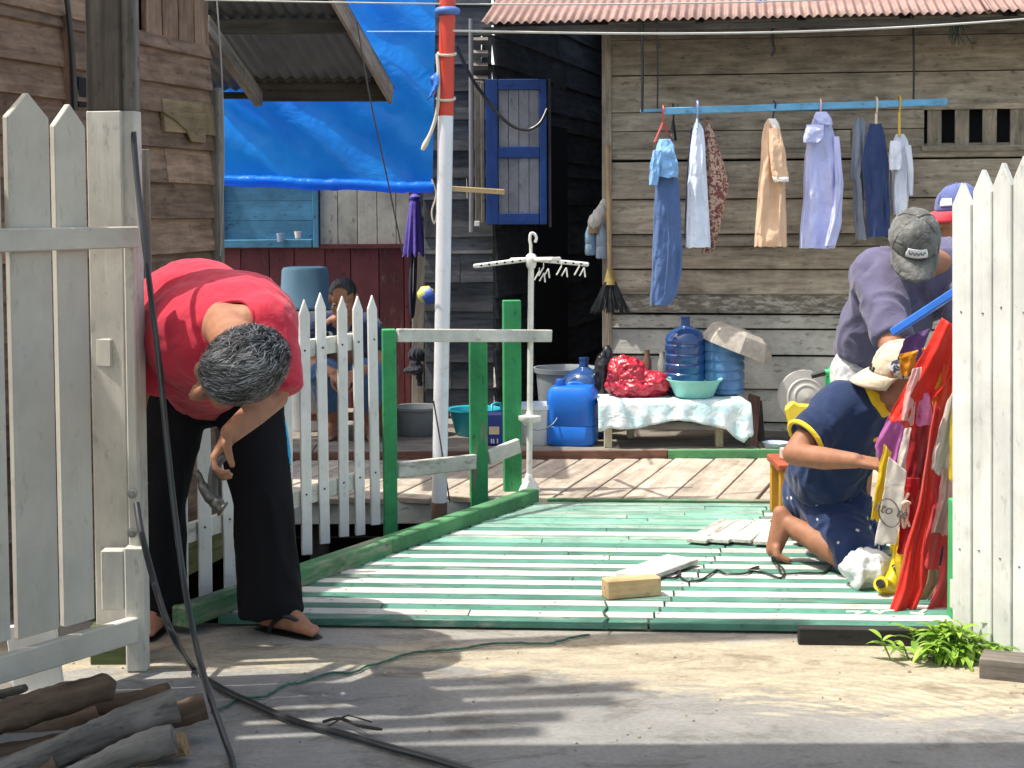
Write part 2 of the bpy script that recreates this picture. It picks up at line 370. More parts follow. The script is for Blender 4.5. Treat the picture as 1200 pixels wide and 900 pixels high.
def gm():
    m, n, b = nm('concrete_and_sand_ground'); o = ocoord(n)
    f = nz(n, o, 2.2, 8, .65); fine = nz(n, o, 55, 4, .7); mid = nz(n, mp(n, o, (1, 2.6, 1)), 5.5, 7, .7, .6)
    conc = mix(n, 1.0, ramp(n, f, [(.3, (.20, .195, .185)), (.7, (.31, .305, .29))]), ramp(n, fine, [(.3, (.82,)*3), (.7, (1.1,)*3)]), 'MULTIPLY')
    sand = mix(n, 1.0, ramp(n, mid, [(.3, (.29, .255, .19)), (.66, (.45, .40, .30))]), ramp(n, fine, [(.3, (.8,)*3), (.7, (1.12,)*3)]), 'MULTIPLY')
    sep = n.nodes.new('ShaderNodeSeparateXYZ'); lk(n, o, sep.inputs[0])
    y = sep.outputs[1]; x = sep.outputs[0]
    # loose sand lies as a band near the deck edge, reaching further out on the right
    edge = mth(n, 'SUBTRACT', 5.08, mth(n, 'MULTIPLY', mth(n, 'MAXIMUM', mth(n, 'SUBTRACT', x, -.1), 0), .42))
    edge = mth(n, 'MAXIMUM', edge, 4.55)
    k = mth(n, 'ADD', mth(n, 'MULTIPLY', mth(n, 'SUBTRACT', y, edge), 2.6), mth(n, 'MULTIPLY', mth(n, 'SUBTRACT', mid, .5), 2.2))
    k = ramp(n, k, [(.2, (0, 0, 0)), (.6, (1, 1, 1))])
    # grey concrete lip in front of the planks
    lip = mth(n, 'ADD', mth(n, 'MULTIPLY', mth(n, 'SUBTRACT', y, 5.47), 6), mth(n, 'MULTIPLY', mth(n, 'SUBTRACT', f, .5), 2.5))
    k = mix(n, ramp(n, lip, [(.25, (0, 0, 0)), (.75, (.75, .75, .75))]), k, (0, 0, 0))
    # arcs left by a broom in the sand
    w = n.nodes.new('ShaderNodeTexWave'); w.wave_type = 'RINGS'; w.rings_direction = 'Z'; w.inputs['Scale'].default_value = 7; w.inputs['Distortion'].default_value = 1.6; w.inputs['Detail'].default_value = 3; w.inputs['Detail Scale'].default_value = 3
    lk(n, mp(n, o, (1, 1, 1), l=(-.6, -4.2, 0)), w.inputs[0])
    reg = mth(n, 'MULTIPLY', ramp(n, mth(n, 'ABSOLUTE', mth(n, 'SUBTRACT', x, 1.15)), [(.25, (1, 1, 1)), (.6, (0, 0, 0))]), ramp(n, mth(n, 'ABSOLUTE', mth(n, 'SUBTRACT', y, 4.92)), [(.1, (1, 1, 1)), (.28, (0, 0, 0))]))
    sw = mth(n, 'MULTIPLY', reg, mth(n, 'MULTIPLY', w.outputs[1], ramp(n, mid, [(.35, (0, 0, 0)), (.55, (1, 1, 1))])))
    col = mix(n, k, conc, sand); col = mix(n, mth(n, 'MULTIPLY', sw, .6), col, (.6, .53, .4))
    st = ramp(n, nz(n, mp(n, o, (1, 1.6, 1), l=(4, 2, 0)), 3.1, 8, .72, .5), [(.52, (1, 1, 1)), (.64, (.62, .6, .57))])
    col = mix(n, 1.0, col, st, 'MULTIPLY')
    lk(n, col, b.inputs['Base Color']); b.inputs['Roughness'].default_value = .9; b.inputs['Specular IOR Level'].default_value = .2
    h = mth(n, 'ADD', mth(n, 'MULTIPLY', fine, .35), mth(n, 'ADD', mth(n, 'MULTIPLY', mid, .9), mth(n, 'MULTIPLY', sw, .7)))
    bump(n, b, h, .55, .02); return m
M['ground'] = gm()
mw, n_, b_ = nm('dark_shaded_water'); b_.inputs['Base Color'].default_value = (.005, .005, .004, 1); b_.inputs['Roughness'].default_value = .5; b_.inputs['Specular IOR Level'].default_value = .04
df_ = n_.nodes.new('ShaderNodeBsdfDiffuse'); df_.inputs[0].default_value = (.006, .006, .005, 1); lk(n_, df_.outputs[0], n_.nodes['Material Output'].inputs[0]); M['water'] = mw

# ------------------------------------------------------------------ ground, water, striped bridge deck, terraces
DZ = .035
FA, FB = G(222, 734), G(1130, 746)                 # deck front edge
fd = (FB-FA).normalized()
def fy(x): return FA.y+(x-FA.x)*fd.y/fd.x
g = MB()
xs = np.linspace(-45, 45, 91); 
rows = []
for t in np.linspace(0, 1, 60):
    rows.append([V((x, -40+(fy(x)+.05+40)*(t**.5), .004*noise.noise(V((x*1.5, t*30, 0))) if abs(x) < 4 else 0)) for x in xs])
g.grid(rows); g_o = struct(g.build('ground', M['ground'], smooth=60))
b = MB(); b.box((0, fy(0)+.03, -.6), (90, .06, 1.17), rnd=.4); struct(b.build('bank', M['dark_wood']))
w = MB(); w.grid([[V((x, y, -.95)) for x in (-400, 400)] for y in (4, 600)]); struct(w.build('water', M['water']))

KA, KB = G(222, 733, DZ), G(630, 588, DZ)            # left edge of the deck
kd = (KB-KA).normalized()
def kx(y): return KA.x+(y-KA.y)*kd.x/kd.y
SA, SB = G(742, 743, DZ), G(905, 592, DZ)            # joint between the two runs of planks
def sx(y): return SA.x+(y-SA.y)*(SB.x-SA.x)/(SB.y-SA.y)
dk = MB(); tl = (fd.y/fd.x); y0 = FA.y; i = 0; END = KB.y+.03
def plank(xa, xb, yc, wdt, mi, dz=0):
    # one deck plank, its ends following the deck's slanting edges; yc is its centre line at x = FA.x
    pa = V((xa, yc+(xa-FA.x)*tl, DZ-.0125+dz)); pb = V((xb, yc+(xb-FA.x)*tl, DZ-.0125+dz))
    dk.bar(pa, pb, wdt, .025, mi=mi)
while True:
    pw = .081+random.uniform(-.008, .008); yc = y0+pw/2
    if yc+(KB.x-FA.x)*tl > END-.03: break
    a = i/33
    if a < .5: ml = 1 if i % 2 == 0 else 0
    elif a < .8: ml = random.choice((2, 1, 2, 2)) if i % 2 == 0 else random.choice((0, 2, 2))
    else: ml = 2
    ml = {0: 0, 1: 1, 2: 2}[ml]
    mr = ml if a > .8 else (1 if i % 2 == 0 else 0)
    yl = yc; xa = kx(yl+(kx(yl)-FA.x)*tl); xs_ = sx(yl+(sx(yl)-FA.x)*tl)
    gp = random.choice((.002, .003, .004, .004, .009))
    dz = random.uniform(-.0015, .0015)
    xs_ += random.uniform(-.012, .012)
    if random.random() < .3:
        xm = xa+(xs_-xa)*random.uniform(.3, .75); plank(xa, xm-.002, yc, pw-gp, ml, dz); plank(xm+.002, xs_-.004, yc+random.uniform(-.003, .003), pw-gp, ml, dz+random.uniform(-.002, .003))
    else: plank(xa, xs_-.004, yc, pw-gp, ml, dz)
    sh = random.uniform(-.006, .006)
    plank(xs_+.004, 4.2, yc+sh, pw-gp, mr, random.uniform(-.0015, .0015))
    y0 += pw; i += 1
struct(dk.build('boardwalk', [M['deck_white'], M['deck_green'], M['deck_mint']], bevel=.0015))
nl = MB()
for xn in np.arange(-1.2, 3.4, .42):
    y_ = FA.y+.04
    while y_ < KB.y+.2:
        x_ = xn+random.uniform(-.01, .01)+(y_-FA.y)*.3; yy = y_+(x_-FA.x)*tl
        if x_ > kx(yy)+.05 and yy < KB.y-.05: nl.lathe([(0, 0), (.005, .0008), (0, .0016)], (x_, yy+random.uniform(-.008, .008), DZ+.001), n=6)
        y_ += .081
struct(nl.build('boardwalk_nails', plain('rusty_nail', (.09,.06,.045), .7, .2)))
jo = MB()
for t in np.linspace(.04, .97, 6):
    p = FA+(V((0, KB.y-FA.y, 0)))*t; jo.bar((kx(p.y)+.02, p.y, DZ-.075), (4, p.y+(4-p.x)*tl, DZ-.075), .07, .09)
struct(jo.build('boardwalk_joists', M['dark_wood']))
# kerb beam along the left edge, end beam across
kb = MB(); kb.bar(KA+kd*.0+V((-.035, 0, .03)), KA.lerp(KB, .5)+V((-.035, 0, .03)), .075, .075); kb.bar(KA.lerp(KB, .503)+V((-.035, 0, .03)), KB+kd*.03+V((-.035, 0, .028)), .07, .07)
tag(kb.build('kerb_beam', M['kerb_green'], bevel=.006), 'worn green timber beam lying along the left edge of the striped deck', 'beam')
eb = MB(); eb.bar((KB.x+.05, KB.y+.02, DZ-.01), (4.2, KB.y+.02+(4.2-KB.x)*tl, DZ-.01), .035, .05)
tag(eb.build('edge_strip', M['kerb_green'], bevel=.004), 'thin green batten between striped deck and bare plank terrace', 'batten')
bb = MB(); q0, q1 = G(934, 745, .02), G(1100, 747, .02); bb.bar((q0.x, q0.y-.02, .027), (q1.x, q1.y-.02, .027), .05, .062)
tag(bb.build('edge_beam', M['black_wood'], bevel=.004), 'short black timber lying against the front edge of the striped deck', 'beam')
# bare plank terrace behind the deck
TZ = .045; TY0, TY1 = KB.y+.06, 9.37
te = MB(); xg = -4.2
def tfront(x): return TY0+max(0, (x-KB.x))*tl if x > KB.x-.3 else 8.15
ang = R(17); td = V((math.sin(ang), math.cos(ang), 0))
while xg < 5:
    wv = random.choice((.16, .19, .21, .24)); xc = xg+wv/2
    ya = tfront(xc); yb = TY1
    if xc < KB.x-.3: ya = 8.13+random.uniform(-.02, .02)
    pa = V((xc+(ya-8.2)*math.tan(ang), ya, TZ-.015+random.uniform(-.003, .003))); pb = V((xc+(yb-8.2)*math.tan(ang), yb, TZ-.015))
    te.bar(pa, pb, wv*math.cos(ang)-random.choice((.006, .01, .016)), .03); xg += wv
struct(te.build('terrace', M['terrace'], bevel=.003))
tb = MB(); tb.bar((-4.4, 8.18, -.035), (KB.x-.25, 8.18, -.035), .05, .12); struct(tb.build('terrace_edge_beam', M['white_worn'], bevel=.004))
fo = MB()
for x in (-3.2, -2.0, -1.0, -.25): fo.bar((x, 8.3, -1), (x, 8.3, -.02), .09, .09, up=YF)
struct(fo.build('terrace_piles', M['dark_wood']))
# raised floor at the foot of the houses
fl = MB(); x = -5.0
while x < 6:
    w_ = random.uniform(.8, 1.6); fl.bar((x, 9.62, .075), (x+w_-.01, 9.62, .075), .44, .03); fl.bar((x, 10.19, .075), (x+w_-.01, 10.19, .075), .68, .03); fl.bar((x, 11.25, .075), (x+w_-.01, 11.25, .075), 1.42, .03); fl.bar((x, 13.2, .075), (x+w_-.01, 13.2, .075), 2.4, .03); x += w_
struct(fl.build('porch_floor', M['grey_wood']))
fb = MB(); fb.bar((-5, 9.385, .05), (.9, 9.385, .05), .03, .085, rnd=.2); struct(fb.build('porch_step', M['red_beam'], bevel=.003))
fb = MB(); fb.bar((.905, 9.383, .052), (5, 9.383, .052), .035, .085, rnd=.7); struct(fb.build('porch_step_beam', M['kerb_green'], bevel=.003))
FZ = .09

# ------------------------------------------------------------------ right house: weathered boards, pink tin roof
HW0 = P(714, 300, 10.35); HW0.z = 0
HN = -VF                                              # wall faces the viewer
def hw(u, v, off=0.0): return ONP(u, v, HW0+HN*off, HN)
house = thing('wooden_house', (HW0.x, HW0.y, 0), 'weathered grey board house with pinkish tin roof behind the washing line', 'house')
wl = MB(); zt = hw(800, 33).z
tv0 = (hw(1083, 150)-HW0).dot(VR); zv0, zv1 = hw(1150, 172).z, hw(1150, 127).z
zpale = hw(740, 345).z
p1 = HW0+VR*5.2
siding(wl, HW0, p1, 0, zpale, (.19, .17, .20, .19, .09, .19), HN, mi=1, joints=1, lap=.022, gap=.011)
z_ = zpale
siding(wl, HW0, p1, zpale, hw(800, 180).z, (.20, .19, .10, .21, .20), HN, mi=0, joints=1, lap=.022, gap=.010)
siding(wl, HW0, p1, hw(800, 180).z, zt, (.22, .21, .20), HN, mi=0, joints=2, lap=.008, gap=.008) if False else None
zs_ = hw(800, 180).z
siding(wl, HW0, p1, zs_, zv0, (max(.05, zv0-zs_),), HN, mi=0, joints=1, lap=.012, jit=0)
siding(wl, HW0, HW0+VR*tv0, zv0, zv1, ((zv1-zv0)/2,), HN, mi=0, joints=1, lap=.012, jit=0, gap=.006)
siding(wl, HW0, p1, zv1, zt, (.20, .18, .22), HN, mi=0, joints=1, lap=.012, gap=.006)
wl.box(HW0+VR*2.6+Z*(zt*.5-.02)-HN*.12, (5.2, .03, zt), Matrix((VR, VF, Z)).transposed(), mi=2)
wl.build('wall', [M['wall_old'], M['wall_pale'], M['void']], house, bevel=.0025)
cb = MB(); cb.bar(HW0+HN*.012+VR*-.012, HW0+HN*.012+Z*zt+VR*-.012, .06, .05, up=VF); cb.build('corner_post', M['wall_old'], house, bevel=.003)
vt = MB(); x = tv0+.01
for k in range(14):
    vt.bar(HW0+VR*(x+.05)+HN*.012+Z*zv0, HW0+VR*(x+.05)+HN*.012+Z*zv1, .085, .02, up=HN); x += .165
vt.bar(HW0+VR*(tv0-.02)+HN*.03+Z*(zv0-.008), HW0+VR*5.2+HN*.03+Z*(zv0-.008), .03, .035); vt.bar(HW0+VR*(tv0-.02)+HN*.03+Z*(zv1+.012), HW0+VR*5.2+HN*.03+Z*(zv1+.012), .03, .035)
vt.build('vent_slats', M['wall_old'], house, bevel=.002)
# roof: corrugated sheet; eave edge from the photo, rising away from the viewer
E0 = P(563, 27, 9.78); 
def corr(mb, o, along, down_up, L, S, pitch=.052, amp=.0095, nv=8, mi=0):
    nrm = along.cross(down_up).normalized(); nn = int(L/pitch*6); rws = []
    for j in range(nv+1):
        rw = []
        for k in range(nn+1):
            s = L*k/nn; rw.append(o+along*s+down_up*(S*j/nv)+nrm*(amp*math.sin(2*math.pi*s/pitch)+.006*noise.noise(V((s*.8, j*.7, 2)))))
        rws.append(rw)
    mb.grid(rws, mi=mi)
ru = (VF*math.cos(R(19))+Z*math.sin(R(19)))
rf = MB(); corr(rf, E0, VR, ru, 3.0, 3.2); corr(rf, E0+VR*2.94+Z*.012-ru*.02, VR, ru, 3.2, 3.2)
rf.build('roof', M['rust_tin'], house, smooth=60, solid=.0015)
fa = MB(); fa.bar(E0+VF*.06-Z*.04, E0+VF*.06-Z*.04+VR*6.2, .03, .04); fa.bar(E0+VF*.4+Z*.06, E0+VF*.4+Z*.06+VR*6.2, .06, .05)
for k in range(11): fa.bar(E0+VR*(.1+k*.6)+VF*.08-Z*.035, E0+VR*(.1+k*.6)+VF*.08-Z*.035+ru*2.8, .045, .06)
fa.build('eave_beam', M['dark_wood'], house)
wp = MB(); wp.bar(HW0+Z*(zt+.04)+HN*.01, p1+Z*(zt+.04)+HN*.01, .05, .1); wp.build('wall_plate', M['wall_old'], house)
sp = MB(); sp.box(P(893, 2, 9.95), (.05, .03, .02), Matrix.Rotation(.4, 3, 'Z')); sp.build('roof_patch', plain('blue_scrap', (.05,.15,.5)), house)

# ------------------------------------------------------------------ dark alley house with receding wall and blue shutter
DC = P(578, 300, 10.9); DC.z = 0; da = R(15); dd = V((math.sin(da), math.cos(da), 0)); dn = V((math.cos(da), -math.sin(da), 0))
dh = thing('dark_house', DC, 'dark grey board house in the shaded alley with a blue framed shutter', 'house')
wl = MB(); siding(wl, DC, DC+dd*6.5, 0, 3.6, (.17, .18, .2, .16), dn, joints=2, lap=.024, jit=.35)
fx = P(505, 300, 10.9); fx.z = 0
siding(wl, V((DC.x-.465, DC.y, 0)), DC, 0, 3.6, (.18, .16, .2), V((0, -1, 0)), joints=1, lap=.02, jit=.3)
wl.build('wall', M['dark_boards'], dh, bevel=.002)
bk = MB(); bk.box(DC+dd*6.5+V((1.2, 0, 1.8)), (4.5, .05, 3.6)); bk.bar((DC.x+.35, DC.y+5, 3.4), (DC.x+3.9, DC.y+5, 3.4), 5, .04); bk.box((2.85, 13.2, 1.6), (.05, 5.6, 3.4)); bk.build('alley_blackout', M['void'], dh)  # near-black walls and lid added so the shaded alley stays dark
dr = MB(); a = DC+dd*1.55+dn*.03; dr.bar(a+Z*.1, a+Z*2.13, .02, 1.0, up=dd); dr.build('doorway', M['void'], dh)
sh = thing('window_shutter', P(605, 262, 10.6), 'open blue framed shutter with two grey panels on the dark house', 'shutter')
D_ = 10.6
def fr(mb, u0, v0, u1, v1, D, th=.035, mi=0, rnd=None):
    a, c = P(u0, v0, D), P(u1, v1, D); mb.box((a+c)/2, (abs(c.x-a.x), th, abs(c.z-a.z)), mi=mi, rnd=rnd)
f = MB()
for q in ((569, 93, 584, 263), (632, 93, 641, 263), (584, 93, 632, 105), (584, 172, 632, 185), (584, 250, 632, 263)): fr(f, *q, D_)
fo_ = f.build('frame', M['frame_blue'], sh, bevel=.003)
for q in ((584, 105, 632, 172), (584, 185, 632, 250)):
    p_ = MB()
    for k in range(4): fr(p_, q[0]+k*12+.1, q[1], q[0]+k*12+11.9, q[3], D_+.012, .015)
    p_.build('panel', M['shutter_grey'], sh, bevel=.002)
f = MB(); fr(f, 642.5, 92, 646, 266, 10.62, .05); f.build('hinge_board', M['dark_boards'], sh)
f = MB(); fr(f, 556, 95, 567, 262, 10.75, .03); fr(f, 563, 96, 568.5, 262, 10.66, .03, rnd=.2); f.build('jamb', M['grey_wood'], dh, bevel=.003)
pp = MB(); pp.tube([P(552, 22, 10.7), P(552.5, 272, 10.7)], .016, 10); pp.build('drain_pipe', plain('grey_pipe', (.2,.2,.21), .5), dh, smooth=40)
lo = MB()
for k in range(4):
    c = P(563, 48+k*15, 10.84); lo.box(c, (.1, .04, .035), Matrix.Rotation(R(35), 3, 'X'))
lo.build('louvre', M['grey_wood'], dh)
bx = MB(); bx.box(P(559, 262, 10.7), (.035, .03, .035)); bx.build('socket_box', M['white_plastic'], dh, bevel=.003)
# hanging rags of plastic on the dark wall
rg = MB()
rg.grid([[P(649+k*2.2, 80+j*8+(3*math.sin(k*2.1+j) if j == 3 else 0), 11.2+.07*k-.012*(k % 2)) for k in range(8)] for j in range(4)])
rg.build('torn_sheet', plain('torn_grey_plastic', (.11,.115,.13), .5), dh)

# ------------------------------------------------------------------ maroon house front under the tarp
my = 11.5
mh = thing('maroon_house', (P(380, 400, my).x, my, 0), 'house front with maroon boards below and cream boards above, behind the seated man', 'house')
wl = MB(); x0, x1 = P(215, 0, my).x, P(478, 0, my).x; zb, zm, zt_ = 0, P(300, 289, my).z, P(300, 60, my).z; x = x0
while x < x1-.03:
    w_ = random.uniform(.17, .22); w_ = min(w_, x1-x); wl.box((x+w_/2, my, (zb+zm)/2), (w_-.006, .03, zm-zb), mi=0); x += w_
x = P(372, 0, my).x
while x < x1-.03:
    w_ = min(.135+random.uniform(-.008, .008), x1-x); wl.box((x+w_/2, my, (zm+zt_)/2+.002), (w_-.005, .026, zt_-zm), mi=1); x += w_
wl.box(((x0+x1)/2, my+.06, 1.5), (x1-x0, .03, 3), mi=2)
wl.build('wall', [M['maroon'], M['cream'], M['void']], mh, bevel=.002)
rl = MB(); rl.box(((x0+x1)/2, my-.03, zm), (x1-x0, .03, .03), rnd=.3); rl.build('dado_rail', M['maroon'], mh)
wn = MB()
for q in ((252, 190, 260, 290), (366, 190, 374, 290), (260, 281, 366, 290)): fr(wn, *q, my-.03, .06)
win = wn.build('window', M['blue_paint'], mh, bevel=.004)
pn = MB()
for k in range(4): fr(pn, 260, 190+k*23, 366, 190+k*23+22, my+.0, .02)
pn.build('shutter_boards', M['blue_paint'], win)
for (u, v, r_) in ((329, 278, .032), (349, 275, .026)):
    cu = MB(); c = P(u, v, my-.09); cu.lathe([(r_*.7, -r_), (r_, r_*.9), (r_*.92, r_*.9), (r_*.62, -r_*.9)], c, n=18)
    o = cu.build('cup', M['white_plastic'] if u > 340 else plain('blue_white_enamel', (.35, .45, .62), .25), smooth=40)
    tag(o, 'small white cup on the sill of the faded blue window' if u > 340 else 'small blue and white cup on the sill of the faded blue window', 'cup')
sd_ = MB(); siding(sd_, V((P(478, 0, my).x, my, 0)), V((P(540, 0, my).x, my, 0)), 0, 3.2, (.19, .17), V((0, -1, 0)), joints=0); sd_.build('side_boards', M['dark_boards'], mh)
cpm = MB(); a = P(488, 300, my-.06); cpm.bar((a.x, a.y, .1), (a.x+.02, a.y, P(488, 296, my).z), .085, .03, up=YF); cpm.build('corner_board', M['grey_wood'], mh, bevel=.004)

# ------------------------------------------------------------------ left brown house with corner, ends at x=245
lp = V((P(246, 300, 8.0).x, 8.0, 0)); la = R(14); ld = V((math.sin(la), math.cos(la), 0)); ln = V((math.cos(la), -math.sin(la), 0))
lh = thing('brown_house', lp, 'brown plank house with patched peeling boards on the left behind the white gate', 'house')
wl = MB(); L0 = lp-ld*2.7; Lb = V((0, 0, -.03))
siding(wl, L0, lp, -.06, 2.28, (.155, .165, .15, .17), ln, mi=0, joints=2, lap=.02)
siding(wl, lp-ld*.56+ln*.022, lp-ld*.0+ln*.022, 1.87, 2.0, (.13,), ln, mi=1, joints=1, lap=.012)
pq_ = [ONP(u, v, lp+ln*.045, ln) for u, v in ((190, 131), (240, 133), (240, 168), (224, 166), (217, 152), (206, 142))]
wl.prism([((q-lp).dot(ld), q.z) for q in pq_], .012, lp+ln*.045, ld, Z, mi=1)
# upright boards above on the near half, flat boards beside
for s0 in np.arange(-2.7, -.02, .17):
    if s0 > -.8: wl.bar(lp+ld*(s0+.08)+Z*2.27-ln*.004, lp+ld*(s0+.08)+Z*2.62-ln*.004, .155, .025, up=ln)
siding(wl, L0, lp-ld*.8, 2.29, 2.6, (.17, .18), ln, mi=0, joints=1)
wl.box(lp-ld*1.35+Z*1.25-ln*.1, (.02, 2.7, 2.6), Matrix((ln, ld, Z)).transposed(), mi=2)
wl.build('wall', [M['brown_boards'], M['tan_boards'], M['void']], lh, bevel=.002)
cpo = MB(); cpo.bar(lp+ln*.03+Z*-.1+ld*.03, lp+ln*.03+Z*2.1+ld*.03, .05, .05, up=ld); cpo.build('corner_post', M['grey_wood'], lh, bevel=.003)
skp = MB(); skp.bar(L0+ln*.03-Z*.14, lp+ln*.03-Z*.14, .04, .17, rnd=.3); skp.build('base_beam', wood('mossy_beam', (.14,.13,.05), (.34,.32,.13), tint=.3), lh)
sw = MB(); siding(sw, lp, lp+V((-2.2, .35, 0)), 0, 2.5, (.17,), V((.15, 1, 0)).normalized(), joints=0); sw.build('end_wall', M['brown_boards'], lh)
bt = MB(); bt.bar(lp-ld*.95+ln*.04+Z*2.2, lp-ld*.95+ln*.04+Z*3.0, .05, .03, up=ln); bt.build('batten', M['brown_boards'], lh)
rfb = MB(); corr(rfb, L0-ld*.3+ln*.05+Z*2.66, ld, (-ln*math.cos(R(28))+Z*math.sin(R(28))), 3.0, 2.6, pitch=.08); rfb.build('roof', M['rust_tin'], lh, smooth=60, solid=.002)
brs = MB(); q = ONP(120, 120, lp+ln*.03, ln); brs.bar(q-Z*.55, q+Z*.12, .05, .03, up=ln); q2 = ONP(79, 90, lp+ln*.03, ln); brs.bar(q2-Z*.2, q2+Z*.25, .03, .03, up=ln); brs.build('wall_batten', M['brown_boards'], lh)
op = MB(); q = ONP(95, 108, lp+ln*.02, ln); op.bar(q-Z*.06, q+Z*.06, .07, .02, up=ln); op.build('gap', M['void'], lh)
prop = MB(); a = P(168, 175, 6.3); prop.bar((a.x, a.y, .0), a, .045, .02, up=YF)
tag(prop.build('prop_plank', M['grey_wood'], bevel=.002), 'narrow grey-brown plank standing upright just behind the gate post', 'plank')

# porch roof that runs from the tarp back overhead, seen from below
ph = thing('porch_roof', P(350, 110, 9.75), 'lean-to tin roof seen from below with dark beams, over the blue tarp', 'roof')
e1 = P(462, 97, 9.75); zr = e1.z; slp = .40
pu = V((-.19, -1, slp)).normalized()
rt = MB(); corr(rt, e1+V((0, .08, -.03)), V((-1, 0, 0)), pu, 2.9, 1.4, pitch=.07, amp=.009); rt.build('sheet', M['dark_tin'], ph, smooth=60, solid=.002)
bgd = MB(); bgd.bar(e1+V((-.02, .02, -.075)), e1+V((-.02, .02, -.075))+pu*1.38, .022, .115, up=V((0, 0, 1))); bgd.build('barge_board', wood('barge_board_wood', (.15,.12,.1), (.32,.26,.22)), ph, bevel=.003)
bm_ = MB(); bm_.bar(P(300, 104, 9.75), P(456, 104, 9.75), .06, .15, up=Z); bm_.bar(P(215, 112, 9.8), P(300, 112, 9.8), .04, .04, up=Z); bm_.bar(P(299, 91, 9.7), P(452, 90, 9.7), .04, .04)
bm_.bar(e1+pu*.85+V((-2.6, 0, -.06)), e1+pu*.85+V((-.03, 0, -.06)), .05, .08); bm_.build('beam', M['dark_wood'], ph, bevel=.004)
rft = MB(); rft.bar(P(303, 116, 9.6), P(240, 28, 8.2), .05, .09); rft.build('rafter', M['grey_wood'], ph, bevel=.003)

# unseen gappy plank screen, added to streak the left foreground with shade
tf_ = thing('shade_fence', (-1.95, 4.6, 0), 'tall grey gappy planks added unseen left of the gate to cast shade streaks', 'fence')
wl = MB(); y_ = 4.28
while y_ < 4.86:
    hh = random.uniform(4.3, 5.2); wl.box((-2.0, y_+.05, hh/2), (.016, .10, hh)); y_ += .10+random.choice((.022, .028, .035))
wl.bar((-2.03, 4.25, 1.0), (-2.03, 4.9, 1.0), .04, .08); wl.bar((-2.03, 4.25, 2.6), (-2.03, 4.9, 2.6), .04, .08); wl.build('planks', M['grey_wood'], tf_)
# tin awning added unseen overhead to put the near ground in shade
aw = thing('sunblocker', (0, 2.6, 0), 'tin awning added unseen overhead to shade the ground before the gates', 'sunblocker')
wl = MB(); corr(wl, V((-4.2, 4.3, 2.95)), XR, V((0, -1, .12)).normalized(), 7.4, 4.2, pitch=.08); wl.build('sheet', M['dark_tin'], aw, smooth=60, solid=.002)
wl = MB(); wl.bar((-4.2, 4.2, 2.9), (3.2, 4.2, 2.9), .06, .1); wl.bar((-4.2, .7, 3.35), (3.2, .7, 3.35), .06, .1); wl.build('beam', M['dark_wood'], aw)
for x, y in ((-4.1, 4.2), (3.1, 4.2), (-4.1, .7), (3.1, .7)):
    wl = MB(); wl.bar((x, y, 0), (x, y, 2.9 if y > 2 else 3.3), .09, .09, up=YF); wl.build('post', M['dark_wood'], aw)
M['rust_spot'] = plain('rust_spot', (.12,.07,.04), .8)
M['sun_paint'] = wood('fence_white_paint', (.3,.3,.28), (.48,.47,.43), paint=(.66,.68,.66), amt=.88, chip=(2,26), grain=(1.5,60), mott=.16, tint=.12, soft=.08, stain=.25, bmp=.7)
M['post_paint'] = wood('post_worn_paint', (.2,.19,.16), (.4,.38,.33), mott=.2, paint=(.58,.565,.51), amt=.8, chip=(3,12), tint=.1, soft=.12, stain=.35)
M['gate_paint'] = wood('gate_dull_paint', (.2,.19,.16), (.4,.38,.33), mott=.12, paint=(.59,.56,.49), amt=.93, chip=(3,18), tint=.08, soft=.05, stain=.18)
# ------------------------------------------------------------------ left white gate, swung open towards the viewer
gp0 = V((P(160, 0, 5.3).x, 5.3, 0)); gd = V((-.3, -.47, 0)).normalized(); gn = V((gd.y, -gd.x, 0)).normalized()
if gn.x < 0: gn = -gn
def gpt(u, v, off=0): return ONP(u, v, gp0+gn*off, gn)
gate = thing('picket_gate', (gp0.x, gp0.y, .0), 'tall white picket gate in shade at the left edge of the photo', 'gate')
def picket(mb, base, top, w, th, ax, tip=.09):
    h = (top-base).length; up = (top-base).normalized()
    mb.prism([(-w/2, 0), (w/2, 0), (w/2, h-tip), (0, h), (-w/2, h-tip)], th, base, ax, up)
def ax_t(u, v=500): return (gpt(u, v)-gp0).dot(gd)
for (ua, ub, vt_, vb) in ((68, 104, 122, 731), (13.5, 62, 109, 744), (-46, 4.5, 100, 758), (-112, -52, 96, 776), (-182, -119, 90, 790)):
    ta, tb_ = ax_t(ua), ax_t(ub); w_ = abs(ta-tb_); c = gp0+gd*((ta+tb_)/2)
    um = (ua+ub)/2; zb = gpt(um, vb).z; zt = gpt(um, vt_).z
    m_ = MB(); picket(m_, c+Z*zb, c+Z*zt, w_, .024, gd, tip=.075 if um < 80 else .07); m_.build('picket', M['gate_paint'], gate, bevel=.003)
for (v0, v1, vm) in ((265, 290, 0), (718, 747, 0)):
    z0, z1 = gpt(160, v0).z, gpt(160, v1).z
    m_ = MB(); a = gp0+gn*.034+gd*.055; m_.bar(a+Z*((z0+z1)/2), a+gd*1.15+Z*((z0+z1)/2+(.0 if v0 < 300 else .004)), .034, z0-z1, rnd=.5); m_.build('rail', M['gate_paint'], gate, bevel=.004)
